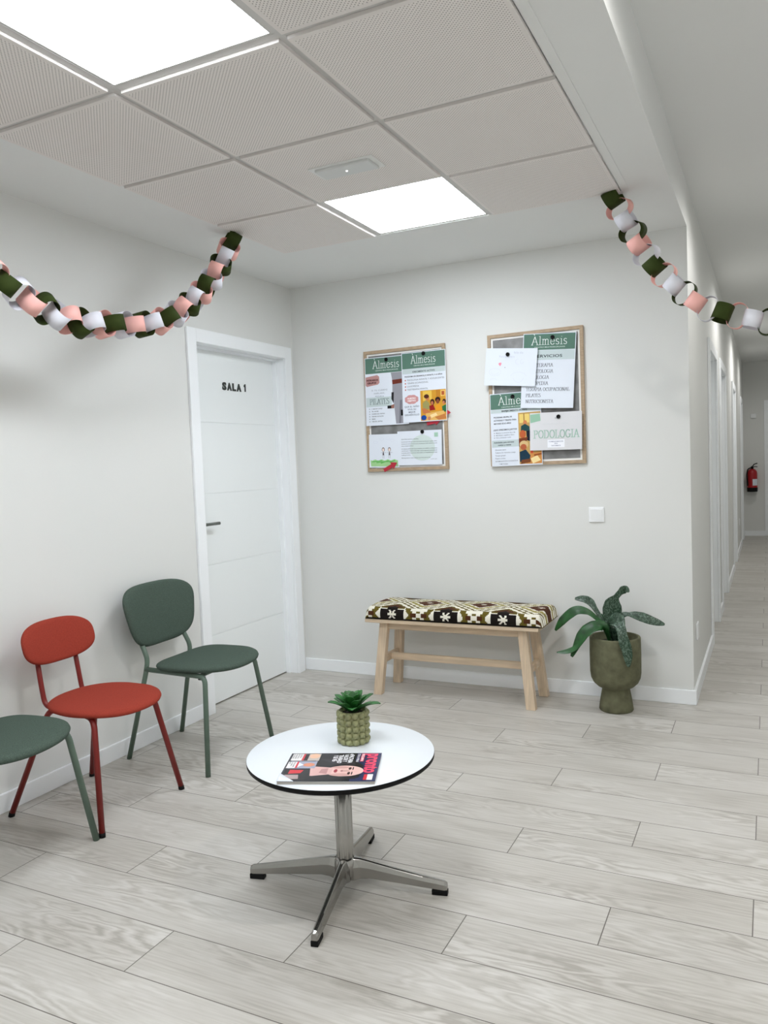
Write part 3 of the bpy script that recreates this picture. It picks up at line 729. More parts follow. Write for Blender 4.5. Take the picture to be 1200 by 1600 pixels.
# pen strokes of a high-contrast serif face; (width, strokes), cap height 1
GL = {
 'A': (0.92, [[(0.08, 0), (0.45, 1)], [(0.45, 1), (0.82, 0)], [(0.22, 0.36), (0.68, 0.36)], [(0, 0), (0.2, 0)], [(0.68, 0), (0.95, 0)]]),
 'À': (0.92, [[(0.08, 0), (0.45, 1)], [(0.45, 1), (0.82, 0)], [(0.22, 0.36), (0.68, 0.36)], [(0, 0), (0.2, 0)], [(0.68, 0), (0.95, 0)], [(0.30, 1.30), (0.40, 1.16)]]),
 'C': (0.86, [arc(0.45, 0.5, 0.4, 0.5, 45, 315, 14), [(0.74, 0.66), (0.74, 0.92)]]),
 'D': (0.95, [[(0.15, 0), (0.15, 1)], [(0, 1), (0.4, 1)], [(0, 0), (0.4, 0)], arc(0.4, 0.5, 0.42, 0.5, 90, -90, 10)]),
 'E': (0.80, [[(0.15, 0), (0.15, 1)], [(0, 1), (0.68, 1), (0.68, 0.8)], [(0.15, 0.52), (0.5, 0.52)], [(0, 0), (0.7, 0), (0.7, 0.22)]]),
 'F': (0.76, [[(0.15, 0), (0.15, 1)], [(0, 1), (0.68, 1), (0.68, 0.8)], [(0.15, 0.52), (0.5, 0.52)], [(0, 0), (0.32, 0)]]),
 'G': (0.95, [arc(0.45, 0.5, 0.4, 0.5, 45, 340, 14), [(0.6, 0.42), (0.95, 0.42)], [(0.78, 0.42), (0.78, 0.08)]]),
 'I': (0.42, [[(0.18, 0), (0.18, 1)], [(0.02, 1), (0.34, 1)], [(0.02, 0), (0.34, 0)]]),
 'L': (0.76, [[(0.15, 0), (0.15, 1)], [(0, 1), (0.3, 1)], [(0, 0), (0.66, 0), (0.66, 0.25)]]),
 'N': (0.98, [[(0.15, 0), (0.15, 1)], [(0.15, 1), (0.78, 0)], [(0.78, 0), (0.78, 1)], [(0, 0), (0.3, 0)], [(0.64, 1), (0.92, 1)], [(0, 1), (0.18, 1)]]),
 'O': (0.96, [arc(0.46, 0.5, 0.41, 0.5, 0, 360, 20)]),
 'P': (0.80, [[(0.15, 0), (0.15, 1)], [(0, 0), (0.32, 0)], [(0, 1), (0.4, 1)], arc(0.4, 0.75, 0.3, 0.25, 90, -90, 8), [(0.4, 0.5), (0.15, 0.5)]]),
 'R': (0.90, [[(0.15, 0), (0.15, 1)], [(0, 0), (0.32, 0)], [(0, 1), (0.4, 1)], arc(0.4, 0.76, 0.28, 0.24, 90, -90, 8), [(0.4, 0.52), (0.15, 0.52)], [(0.4, 0.52), (0.75, 0), (0.9, 0)]]),
 'S': (0.70, [arc(0.34, 0.75, 0.25, 0.25, 30, 225, 8) + arc(0.34, 0.26, 0.27, 0.26, 50, -150, 8)]),
 'T': (0.86, [[(0.42, 0), (0.42, 1)], [(0.02, 0.8), (0.02, 1), (0.82, 1), (0.82, 0.8)], [(0.28, 0), (0.56, 0)]]),
 'U': (0.95, [[(0.15, 1), (0.15, 0.3)] + arc(0.46, 0.3, 0.31, 0.3, 180, 360, 8) + [(0.77, 1)], [(0, 1), (0.3, 1)], [(0.64, 1), (0.92, 1)]]),
 'l': (0.36, [[(0.17, 0), (0.17, 1.02)], [(0.04, 1.02), (0.17, 1.02)], [(0.02, 0), (0.32, 0)]]),
 'm': (1.02, [[(0.14, 0), (0.14, 0.66)], [(0.02, 0.66), (0.14, 0.66)], [(0.14, 0.5)] + arc(0.30, 0.5, 0.15, 0.17, 150, 0, 6) + [(0.47, 0)], [(0.47, 0.5)] + arc(0.65, 0.5, 0.17, 0.17, 150, 0, 6) + [(0.83, 0)], [(0.02, 0), (0.26, 0)], [(0.37, 0), (0.58, 0)], [(0.72, 0), (0.96, 0)]]),
 'e': (0.66, [[(0.08, 0.37), (0.57, 0.37)], arc(0.33, 0.33, 0.26, 0.34, 6, 325, 16)]),
 's': (0.54, [arc(0.25, 0.5, 0.17, 0.17, 30, 235, 7) + arc(0.25, 0.17, 0.19, 0.17, 50, -150, 7)]),
 'i': (0.36, [[(0.17, 0), (0.17, 0.66)], [(0.04, 0.66), (0.17, 0.66)], [(0.02, 0), (0.32, 0)], [(0.16, 0.92), (0.19, 0.92)]]),
 ' ': (0.45, [])}
def serif(body, size, wide=0.13, thin=0.045, track=0.06):
    vs, fs = [], []; x = 0.0
    for ch in body:
        w_, st = GL[ch]
        for s_ in st:
            for a, b in zip(s_, s_[1:]):
                h = hull([(round((x + p[0] + dx * wide / 2) * size, 6), round((p[1] + dy * thin / 2) * size, 6)) for p in (a, b) for dx in (-1, 1) for dy in (-1, 1)])
                o = len(vs); vs += h; fs.append(tuple(range(o, o + len(h))))
        x += w_ + track
    return vs, fs, x * size
CM = {}
def cm(c):
    if c not in CM: CM[c] = mat('print colour %d %d %d' % c, c, 0.7, spec=0.2)
    return CM[c]

class Sheet:
    """a sheet of paper: local x right, z up from its top-left corner (drawing coordinates in metres, y downwards)"""
    def __init__(s, name, tl, ang, w_, h, yf, lift, label, group=None, paper=PAPER, cat='poster'):
        s.w, s.h, s.lift = w_, h, lift; s.parts = {}; s.lay = 0
        s.root = MB().add([s.p(0, 0, 0), s.p(w_, 0, 0), s.p(w_, h, 0), s.p(0, h, 0), s.p(0, 0, 1), s.p(w_, 0, 1), s.p(w_, h, 1), s.p(0, h, 1)],
                          [(3, 2, 1, 0), (4, 5, 6, 7), (0, 1, 5, 4), (1, 2, 6, 5), (2, 3, 7, 6), (3, 0, 4, 7)]).build(name, paper)
        s.root.location = (tl[0], yf, tl[1]); s.root.rotation_euler = (0, ang, 0)
        tag(s.root, label, cat, group)
    def p(s, x, y_, l): return (x, -s.lift * y_ / s.h - 0.00028 * l, -y_)
    def add(s, part, col, vs, fs, layer=None):
        m, cols = s.parts.setdefault(part, (MB(), []))
        if col not in cols: cols.append(col)
        s.lay += 0.02
        l = (layer if layer is not None else 2) + s.lay
        m.add([s.p(x, y_, l) for x, y_ in vs], fs, cols.index(col))
    def poly(s, part, col, pts, layer=None):
        # orient so that the face looks towards -y
        A_ = sum(pts[i][0] * pts[(i + 1) % len(pts)][1] - pts[(i + 1) % len(pts)][0] * pts[i][1] for i in range(len(pts)))
        s.add(part, col, pts if A_ < 0 else pts[::-1], [tuple(range(len(pts)))], layer)
    def rect(s, part, col, x0, y0, x1, y1, layer=None): s.poly(part, col, [(x0, y0), (x1, y0), (x1, y1), (x0, y1)], layer)
    def ell(s, part, col, cx, cy, rx, ry, layer=None, n=20, rot=0.0):
        c_, s_ = math.cos(rot), math.sin(rot)
        s.poly(part, col, [(cx + rx * math.cos(2 * PI * i / n) * c_ - ry * math.sin(2 * PI * i / n) * s_, cy + rx * math.cos(2 * PI * i / n) * s_ + ry * math.sin(2 * PI * i / n) * c_) for i in range(n)], layer)
    def text(s, part, col, body, x, y_, size, bold=0.0, spacing=1.0, align='LEFT', layer=3, wd=None):
        vs, fs = text_mesh(body, size, bold, spacing, align)
        if wd:
            x0, x1 = min(v[0] for v in vs), max(v[0] for v in vs); k = wd / (x1 - x0)
            vs = [(a * k, b) for a, b in vs]
        s.add(part, col, [(x + a, y_ - b) for a, b in vs], fs, layer)
    def ser(s, part, col, body, x, y_, size, wd=None, layer=3, **k):
        vs, fs, L = serif(body, size, **k)
        q = (wd / L) if wd else 1.0
        s.add(part, col, [(x + a * q, y_ - b) for a, b in vs], fs, layer)
    def done(s):
        for n, (m, cols) in s.parts.items(): m.build(n.split('#')[0], [cm(c) for c in cols], s.root)
        return s.root

GH, MINT, INK, GINK = (90, 123, 109), (194, 207, 209), (40, 44, 50), (96, 104, 108)
def header(s, h, y0=0.0, x1=None, tx=0.055, tw=0.185, size=0.046, ty=0.068):
    x1 = x1 or s.w - 0.004
    s.rect('banner', GH, 0.004, 0.004 + y0, x1, h)
    s.ser('title', (232, 238, 236), 'Àlmesis', tx, ty, size, tw, wide=0.075, thin=0.042)
    s.text('title', (214, 226, 220), 'CENTRO MULTIDISCIPLINAR', tx + 0.018, ty + 0.0165, 0.0088, 0.00008, wd=tw * 0.84)

# boards
def board(name, x0, x1, z0, z1, label):
    r = tag(empty(name, ((x0 + x1) / 2, 0, (z0 + z1) / 2)), label, 'pin board', 'framed pin boards')
    a, b = (x1 - x0) / 2, (z1 - z0) / 2; f = 0.019
    m = MB()
    for q in ((-a, a, b - f, b), (-a, a, -b, -b + f), (-a, -a + f, -b + f, b - f), (a - f, a, -b + f, b - f)): m.box(q[0], q[1], -0.0185, -0.0004, q[2], q[3])
    m.build('frame', LOAK, r, 0.001)
    m = MB(); m.box(-a + f, a - f, -0.009, -0.001, -b + f, b - f); m.build('mount', mat('white mount board', (240, 240, 238), 0.7), r)
    m = MB(); m.box(-a + f + 0.012, a - f - 0.012, -0.0115, -0.0091, -b + f + 0.012, b - f - 0.012); m.build('grey_panel', mat('grey board surface', (122, 122, 122), 0.5, mottle=(14, 0.14), metal=0.2), r)
    return r
board('pin_board', 0.527, 1.069, 1.300, 2.046, 'wood framed grey notice board hung nearer the door, on the back wall')
board('pin_board', 1.334, 1.881, 1.306, 2.060, 'wood framed grey notice board hung above the switch side of the bench')

PGRP = 'sheets pinned on the left notice board'; QGRP = 'sheets pinned on the right notice board'
# --- left board: exercise class poster
s = Sheet('poster', (0.535, 2.004), math.radians(0.5), 0.292, 0.418, -0.0192, 0.003, 'poster with green banner, dark pink badge and grey-clothed torso at the left notice board', PGRP)
header(s, 0.098)
s.poly('picture', (150, 150, 158), [(0.178, 0.10), (0.288, 0.10), (0.288, 0.412), (0.206, 0.412), (0.196, 0.30), (0.186, 0.22), (0.188, 0.15)], 1)
s.poly('picture', (112, 52, 40), [(0.186, 0.145), (0.288, 0.14), (0.288, 0.165), (0.188, 0.172)], 2)
s.poly('picture', (120, 120, 130), [(0.236, 0.27), (0.25, 0.27), (0.240, 0.412), (0.226, 0.412)], 2)
s.poly('picture', (150, 104, 92), [(0.172, 0.300), (0.196, 0.292), (0.196, 0.318), (0.176, 0.318)], 2)
s.rect('picture', (22, 22, 24), 0.150, 0.300, 0.176, 0.318, 3); s.rect('picture', (22, 22, 24), 0.240, 0.33, 0.288, 0.365, 3)
s.poly('picture', (40, 38, 42), [(0.180, 0.22), (0.196, 0.22), (0.192, 0.29), (0.178, 0.26)], 2)
s.poly('badge', (186, 142, 140), [(0.004, 0.118), (0.085, 0.108), (0.098, 0.118), (0.1, 0.155), (0.09, 0.166), (0.012, 0.176), (0.004, 0.168)])
s.text('badge_lettering', (86, 50, 52), 'HORARIOS', 0.010, 0.143, 0.015, 0.0007, wd=0.080, layer=5); s.text('badge_lettering', (86, 50, 52), 'GRUPOS', 0.016, 0.160, 0.015, 0.0007, wd=0.062, layer=5)
for k, t in enumerate(('SI TU CUERPO', 'HABLARA,', 'PEDIRIA')): s.text('lettering', (110, 120, 128), t, 0.098, 0.206 + 0.019 * k, 0.0135, 0, 1.3, 'CENTER')
s.rect('banner#0.244', MINT, 0.004, 0.244, 0.180, 0.302, 1)
s.ser('heading', (98, 118, 118), 'PILATES', 0.030, 0.288, 0.034, 0.135, wide=0.14, thin=0.04)
for k, t in enumerate(('C. MAYOR 12 BAJO', 'TEL. 600 000', 'CORREO DEL CENTRO', 'CENTRO DE PILATES', 'REDES', 'WEB DEL CENTRO')):
    s.text('lettering', (70, 76, 84), t, 0.040, 0.318 + 0.0155 * k, 0.0088, 0.0001, layer=3); s.ell('lettering', (150, 160, 160), 0.026, 0.315 + 0.0155 * k, 0.0035, 0.0035, n=8)
s.done()
# --- left board: children's programme poster
s = Sheet('poster', (0.789, 2.011), math.radians(0.2), 0.287, 0.420, -0.0230, 0.003, 'poster with green banner and painting of a teacher with children, left notice board', PGRP)
header(s, 0.098, tx=0.062, tw=0.165)
s.rect('banner#0.100', MINT, 0.004, 0.100, 0.283, 0.128, 1)
s.text('lettering', (60, 66, 74), 'CRECIMIENTO ACTIVO', 0.1435, 0.122, 0.0130, 0.0004, 1.1, 'CENTER')
s.text('lettering', (44, 48, 56), 'PROGRAMA DE DESARROLLO INFANTIL 3-16 AÑOS', 0.018, 0.148, 0.011, 0.0003, wd=0.245)
for k, t in enumerate(('PSICOLOGIA INFANTIL Y ADOLESCENTES', 'TERAPIA OCUPACIONAL', 'LOGOPEDIA', 'FISIOTERAPIA INFANTIL')):
    s.text('lettering', (96, 102, 112), t, 0.034, 0.170 + 0.019 * k, 0.0135, 0, wd=(0.240, 0.138, 0.076, 0.134)[k]); s.ell('lettering', (190, 110, 96), 0.022, 0.166 + 0.019 * k, 0.0045, 0.0045, n=8)
pts = []
for i in range(40):
    a = 2 * PI * i / 40; q = 1 + 0.10 * abs(math.sin(4 * a)); pts.append((0.060 + 0.043 * q * math.cos(a), 0.282 + 0.026 * q * math.sin(a)))
s.poly('badge', (204, 150, 150), pts)
s.text('badge_lettering', (244, 236, 238), 'NUESTRO', 0.060, 0.280, 0.0125, 0.0005, align='CENTER', layer=5); s.text('badge_lettering', (244, 236, 238), 'OBJETIVO', 0.060, 0.294, 0.0125, 0.0005, align='CENTER', layer=5)
for k, t in enumerate(('QUE EL NIÑO', 'VIVA SU', 'MEJOR', 'DESARROLLO')): s.text('lettering', (96, 108, 122), t, 0.060, 0.330 + 0.0165 * k, 0.0145, 0.0002, 1.1, 'CENTER')
X0, X1, Y0_, Y1_ = 0.118, 0.283, 0.234, 0.415
def PP(a, b): return (X0 + (X1 - X0) * a, Y0_ + (Y1_ - Y0_) * b)
def rel(s, col, pts, l=3): s.poly('picture', col, [PP(a, b) for a, b in pts], l)
def rele(s, col, cx, cy, rx, ry, l=3): s.ell('picture', col, *PP(cx, cy), (X1 - X0) * rx, (Y1_ - Y0_) * ry, l, 14)
rel(s, (206, 150, 48), [(0, 0), (1, 0), (1, 1), (0, 1)], 1)
rel(s, (228, 190, 84), [(0.1, 0.02), (0.45, 0.02), (0.45, 0.3), (0.1, 0.35)], 2); rel(s, (190, 128, 40), [(0.62, 0), (0.78, 0), (0.78, 0.35), (0.62, 0.3)], 2)
rel(s, (232, 196, 110), [(0.80, 0.03), (0.97, 0.03), (0.97, 0.22), (0.80, 0.22)], 2); rel(s, (180, 92, 50), [(0.83, 0.06), (0.94, 0.06), (0.94, 0.19), (0.83, 0.19)], 3)
rel(s, (154, 148, 92), [(0.08, 0.42), (0.22, 0.32), (0.34, 0.42), (0.36, 0.62), (0.1, 0.66)]); rele(s, (200, 128, 84), 0.28, 0.26, 0.075, 0.085); rele(s, (76, 36, 24), 0.24, 0.20, 0.10, 0.07, 4)
rel(s, (196, 118, 70), [(0.05, 0.6), (0.16, 0.58), (0.42, 0.74), (0.40, 0.78), (0.1, 0.76)], 4)
rel(s, (152, 30, 26), [(0.34, 0.52), (0.5, 0.48), (0.58, 0.66), (0.36, 0.68)]); rele(s, (60, 30, 20), 0.47, 0.40, 0.085, 0.10, 4); rele(s, (190, 112, 76), 0.46, 0.43, 0.05, 0.065, 5)
rel(s, (226, 150, 34), [(0.58, 0.52), (0.74, 0.46), (0.86, 0.68), (0.6, 0.70)]); rele(s, (40, 22, 18), 0.68, 0.33, 0.105, 0.09, 4); rele(s, (130, 70, 44), 0.68, 0.39, 0.065, 0.075, 5)
rel(s, (46, 110, 66), [(0.84, 0.56), (1, 0.50), (1, 0.74), (0.86, 0.74)], 4); rele(s, (52, 30, 24), 0.93, 0.40, 0.07, 0.08, 4); rele(s, (198, 124, 84), 0.91, 0.44, 0.045, 0.06, 5)
rel(s, (224, 178, 100), [(0.2, 0.76), (0.9, 0.70), (1, 0.9), (1, 1), (0.2, 1)], 4); rel(s, (196, 124, 66), [(0.55, 0.9), (0.95, 0.80), (1, 0.96), (0.7, 1)], 5)
rel(s, (240, 214, 160), [(0.36, 0.82), (0.6, 0.76), (0.66, 0.84), (0.42, 0.92)], 5); rele(s, (22, 70, 150), 0.12, 0.90, 0.11, 0.085, 6); rele(s, (196, 128, 96), 0.33, 0.93, 0.06, 0.06, 6)
s.done()
# --- left board: child's drawing
s = Sheet('childs_drawing', (0.545, 1.532), math.radians(1.2), 0.207, 0.206, -0.0190, 0.001, 'child drawing of two stick figures on green grass, low on the left notice board', PGRP, cat='drawing')
n = 16
s.poly('grass', (160, 206, 146), [(0.008, 0.158)] + [(0.008 + 0.19 * i / n, 0.159 + 0.004 * math.sin(i * 1.7)) for i in range(1, n + 1)] + [(0.198, 0.200), (0.012, 0.198)])
for k in range(5): s.poly('grass', (104, 180, 96), [(0.02 + k * 0.03, 0.166 + 0.005 * (k % 3)), (0.09 + k * 0.022, 0.160 + 0.006 * (k % 2)), (0.09 + k * 0.022, 0.166 + 0.006 * (k % 2)), (0.02 + k * 0.03, 0.173 + 0.005 * (k % 3))], 4)
for cx in (0.098, 0.140):
    s.ell('figures', (120, 110, 108), cx, 0.095, 0.010, 0.014, 3); s.ell('figures', (232, 216, 208), cx, 0.097, 0.007, 0.010, 5)
    s.poly('figures', (90, 84, 92), [(cx - 0.003, 0.110), (cx + 0.003, 0.110), (cx + 0.006, 0.130), (cx - 0.006, 0.130)])
    s.rect('figures', (110, 100, 100), cx - 0.005, 0.130, cx - 0.0035, 0.150); s.rect('figures', (110, 100, 100), cx + 0.0035, 0.130, cx + 0.005, 0.150)
    s.rect('figures', (130, 120, 120), cx - 0.016, 0.1135, cx + 0.020, 0.1148)
for cx, cy in ((0.09, 0.03), (0.13, 0.025), (0.16, 0.04), (0.045, 0.05)):
    for i in range(14):
        a, b = 2 * PI * i / 14, 2 * PI * (i + 0.7) / 14
        q = 0.013; s.poly('clouds', (206, 208, 226), [(cx + q * math.cos(a), cy + q * 0.6 * math.sin(a)), (cx + q * math.cos(b), cy + q * 0.6 * math.sin(b)), (cx + q * 1.1 * math.cos(b), cy + q * 0.68 * math.sin(b)), (cx + q * 1.1 * math.cos(a), cy + q * 0.68 * math.sin(a))])
s.done()
# --- left board: letter
s = Sheet('letter', (0.742, 1.541), math.radians(0.6), 0.292, 0.208, -0.0205, 0.003, 'white letter with pale green circle and small green square, low on the left notice board', PGRP, cat='letter')
s.ell('emblem', (206, 219, 217), 0.165, 0.105, 0.082, 0.078, 1, 36)
s.rect('emblem', (160, 196, 176), 0.244, 0.016, 0.268, 0.042, 1)
lines = ['Queridos usuarios y familias:', 'Os informamos de que a partir del proximo mes de enero nuestro centro', 'contara con nuevos horarios en las consultas para poder atenderos con la', 'calma y el cuidado de siempre.', 'Si lo deseais podeis pedir cita en recepcion, por telefono o a traves de la', 'web del centro. Tambien podeis dejar vuestras sugerencias en el buzon de', 'la entrada, donde las leeremos cada semana y os responderemos lo antes', 'posible por correo.', 'Muchas gracias por vuestra confianza y por formar parte de ello.']
for k, t in enumerate(lines): s.text('lettering', (92, 104, 108), t, 0.026, 0.052 + 0.0125 * k + (0.004 if k else 0) + (0.005 if k > 3 else 0) + (0.005 if k > 7 else 0), 0.0085, 0.0001, wd=(0.115, 0.235, 0.235, 0.08, 0.235, 0.235, 0.235, 0.06, 0.19)[k])
s.text('lettering', (120, 130, 134), 'La direccion', 0.218, 0.176, 0.0085, 0)
s.done()
# --- right board: services poster
s = Sheet('poster', (1.551, 2.045), math.radians(3.6), 0.297, 0.415, -0.0225, 0.012, 'white poster listing services in grey capitals under a green banner, right notice board', QGRP)
header(s, 0.092, tx=0.048, tw=0.205, size=0.046, ty=0.064)
s.rect('banner#0.094', MINT, 0.004, 0.094, 0.293, 0.148, 1)
s.text('heading', (48, 56, 66), 'SERVICIOS', 0.066, 0.134, 0.0215, 0.0004, 1.05, wd=0.158)
for k, t in enumerate(('FISIOTERAPIA', 'ODONTOLOGIA', 'PSICOLOGIA', 'LOGOPEDIA', 'TERAPIA OCUPACIONAL', 'PILATES', 'NUTRICIONISTA')):
    s.ser('lettering', (78, 84, 96), t, 0.028, 0.186 + 0.0335 * k, 0.0190, (0.148, 0.150, 0.128, 0.125, 0.246, 0.086, 0.158)[k], wide=0.16, thin=0.035)
s.done()
# --- right board: seniors programme poster
s = Sheet('poster', (1.339, 1.722), math.radians(-0.6), 0.299, 0.417, -0.0192, 0.006, 'poster with green banner and painting of elderly people, lower left of the right notice board', QGRP)
header(s, 0.090, tx=0.050, tw=0.205, size=0.046, ty=0.066)
s.rect('banner#0.092', MINT, 0.004, 0.092, 0.295, 0.112, 1)
s.text('lettering', (60, 66, 74), 'ENVEJECIMIENTO ACTIVO', 0.068, 0.106, 0.0125, 0.0004, wd=0.15)
for k, t in enumerate(('PROGRAMA GRUPAL DE', 'ACTIVIDAD Y TERAPIA PARA', 'MAYORES DE 65 AÑOS')): s.text('lettering#b', (54, 60, 72), t, 0.020, 0.140 + 0.018 * k, 0.0115, 0.0003, wd=(0.108, 0.135, 0.102)[k])
s.text('lettering#c', (54, 60, 72), '¿QUE OFRECEMOS JUNTOS?', 0.016, 0.212, 0.0115, 0.0003, wd=0.14)
for k, t in enumerate(('Mejorar la memoria dia a dia', 'Movilidad y equilibrio fisico', 'Ocio y bienestar social')):
    s.text('lettering#c', (120, 126, 140), t, 0.030, 0.229 + 0.0135 * k, 0.0100, 0.0001, wd=(0.115, 0.108, 0.088)[k]); s.ell('lettering#c', (150, 140, 150), 0.021, 0.226 + 0.0135 * k, 0.003, 0.003, n=8)
s.rect('banner#0.268', MINT, 0.004, 0.268, 0.170, 0.308, 1)
s.text('lettering#d', (44, 56, 66), 'Actividades para entrenar', 0.016, 0.284, 0.0115, 0.0003, wd=0.122); s.text('lettering#d', (44, 56, 66), 'cuerpo y mente', 0.040, 0.299, 0.0115, 0.0003, wd=0.078)
for k, t in enumerate(('Gimnasia suave', 'Talleres de memoria y juego', 'Terapia grupal', 'Paseos cortos', 'ESTIMULACION COGNITIVA', 'Y MOTORA')): s.text('lettering#e', (120, 124, 138), t, 0.022 + (0.02 if k == 5 else 0), 0.326 + 0.0165 * k, 0.0105, 0.0001)
X0, X1, Y0_, Y1_ = 0.165, 0.295, 0.118, 0.410
rel(s, (196, 160, 96), [(0, 0), (1, 0), (1, 1), (0, 1)], 1)
rel(s, (232, 206, 120), [(0.05, 0.03), (0.5, 0.03), (0.5, 0.2), (0.05, 0.2)], 2); rel(s, (150, 110, 62), [(0.24, 0.02), (0.28, 0.02), (0.28, 0.2), (0.24, 0.2)], 3)
rele(s, (206, 130, 84), 0.3, 0.20, 0.09, 0.05, 3); rel(s, (36, 74, 78), [(0.12, 0.26), (0.3, 0.22), (0.5, 0.28), (0.5, 0.36), (0.1, 0.36)], 4)
rele(s, (190, 96, 56), 0.18, 0.42, 0.14, 0.08, 4); rel(s, (24, 30, 44), [(0.34, 0.34), (0.6, 0.34), (0.6, 0.58), (0.36, 0.54)], 3)
rel(s, (120, 60, 36), [(0, 0.5), (0.4, 0.48), (0.3, 0.64), (0, 0.66)], 4)
rele(s, (214, 184, 130), 0.22, 0.62, 0.20, 0.075, 5); rele(s, (180, 96, 62), 0.2, 0.67, 0.14, 0.06, 6); rel(s, (28, 56, 74), [(0.02, 0.76), (0.3, 0.72), (0.5, 0.84), (0.44, 0.96), (0.02, 0.96)], 6)
rel(s, (216, 86, 60), [(0.5, 0.6), (0.62, 0.6), (0.62, 0.8), (0.5, 0.8)], 5); rel(s, (206, 142, 78), [(0.5, 0.8), (1, 0.76), (1, 1), (0.3, 1)], 4); rel(s, (240, 218, 160), [(0.5, 0.9), (0.8, 0.84), (0.95, 0.94), (0.6, 1)], 6); rel(s, (120, 70, 40), [(0.1, 0.92), (0.5, 0.9), (0.5, 0.97), (0.05, 1)], 7)
rel(s, (150, 80, 40), [(0.66, 0.82), (1, 0.80), (1, 0.83), (0.66, 0.86)], 6)
s.done()
# --- right board: podology sheet
s = Sheet('poster', (1.577, 1.598), math.radians(0.9), 0.292, 0.210, -0.0330, 0.003, 'pale grey sheet reading podologia in mint letters, lower right of the right notice board', QGRP, paper=mat('pale grey paper', (216, 216, 219), 0.7, spec=0.2))
s.poly('badge', (150, 190, 166), [(0.002, 0.008), (0.058, 0.004), (0.062, 0.044), (0.004, 0.056)])
s.text('lettering#a', (120, 130, 130), 'Centro', 0.142, 0.036, 0.010, 0.0002)
s.text('lettering#b', (206, 210, 212), 'PROXIMAMENTE EN EL CENTRO', 0.075, 0.068, 0.011, 0, wd=0.14)
s.ser('heading', (160, 196, 180), 'PODOLOGIA', 0.022, 0.142, 0.043, 0.256, wide=0.15, thin=0.07)
s.poly('banner', (238, 240, 246), [(0.10, 0.152), (0.196, 0.152), (0.196, 0.196), (0.10, 0.196)], 1)
s.text('lettering', (130, 134, 160), 'COMENZAMOS EN', 0.148, 0.166, 0.0095, 0.0001, align='CENTER'); s.text('lettering', (130, 134, 160), '2024', 0.148, 0.177, 0.0095, 0.0001, align='CENTER'); s.text('lettering', (130, 134, 160), 'INFORMATE', 0.148, 0.189, 0.0095, 0.0001, align='CENTER')
s.done()
# --- right board: white sheet with a faint pencil drawing
s = Sheet('childs_drawing', (1.336, 1.985), math.radians(5.5), 0.300, 0.211, -0.0395, 0.003, 'white sheet with faint pencil scribbles and a tiny pink heart, right notice board', QGRP, cat='drawing')
def scrib(cx, cy, rx, ry, a0, a1, col=(208, 210, 222), wdt=0.0012, n=16):
    P = [(cx + rx * math.cos(a0 + (a1 - a0) * i / n), cy + ry * math.sin(a0 + (a1 - a0) * i / n)) for i in range(n + 1)]
    Q = [(cx + (rx + wdt) * math.cos(a0 + (a1 - a0) * i / n), cy + (ry + wdt) * math.sin(a0 + (a1 - a0) * i / n)) for i in range(n + 1)]
    key = 'pencil#%d%d' % (int(cx * 8), int(cy * 8))
    for i in range(n): s.poly(key, col, [P[i], P[i + 1], Q[i + 1], Q[i]])
scrib(0.06, 0.135, 0.035, 0.02, 0, 6.2); scrib(0.06, 0.135, 0.022, 0.012, 0, 3.1); scrib(0.20, 0.160, 0.045, 0.026, 3.3, 6.1); scrib(0.20, 0.160, 0.03, 0.03, 0.2, 2.9); scrib(0.19, 0.075, 0.012, 0.014, 1.0, 5.0); scrib(0.215, 0.075, 0.008, 0.012, 0, 5.0); scrib(0.055, 0.185, 0.02, 0.012, 3.2, 6.2)
s.text('pencil_writing', (196, 200, 214), 'Para el centro', 0.08, 0.052, 0.016, 0); s.text('pencil_writing#b', (196, 200, 214), 'feliz dia', 0.165, 0.030, 0.018, 0)
s.ell('heart', (232, 150, 170), 0.084, 0.088, 0.0055, 0.0065, n=10); s.ell('heart', (232, 150, 170), 0.091, 0.086, 0.005, 0.006, n=10); s.poly('heart', (232, 150, 170), [(0.079, 0.090), (0.096, 0.089), (0.089, 0.102)])
s.ell('heart', (120, 120, 140), 0.118, 0.108, 0.003, 0.002, n=8)
s.done()
# magnets
def magnet(x, yv, z, label):
    m = MB(); m.lathe([(0.0108, 0.0), (0.0115, 0.0015), (0.0112, 0.005), (0.0095, 0.0065), (0.005, 0.0072), (0.0045, 0.006)], 24)
    m.v = [(p[0], -p[2], p[1]) for p in m.v]; m.f = [f[::-1] for f in m.f]
    o = m.build('magnet', BLACKP); o.location = (x, yv, z); tag(o, label, 'magnet', 'black round magnets')
magnet(0.686, -0.0215, 1.984, 'black round magnet on the poster with the grey torso'); magnet(0.936, -0.0255, 1.997, 'black round magnet on the poster with the children painting'); magnet(0.910, -0.0235, 1.531, 'black round magnet on the letter with the pale green circle')
magnet(1.462, -0.0425, 1.938, 'black round magnet on the faint pencil drawing'); magnet(1.716, -0.0260, 2.010, 'black round magnet on the services poster'); magnet(1.477, -0.0220, 1.701, 'black round magnet on the poster with the elderly people'); magnet(1.740, -0.0360, 1.570, 'black round magnet on the mint lettered podologia sheet')
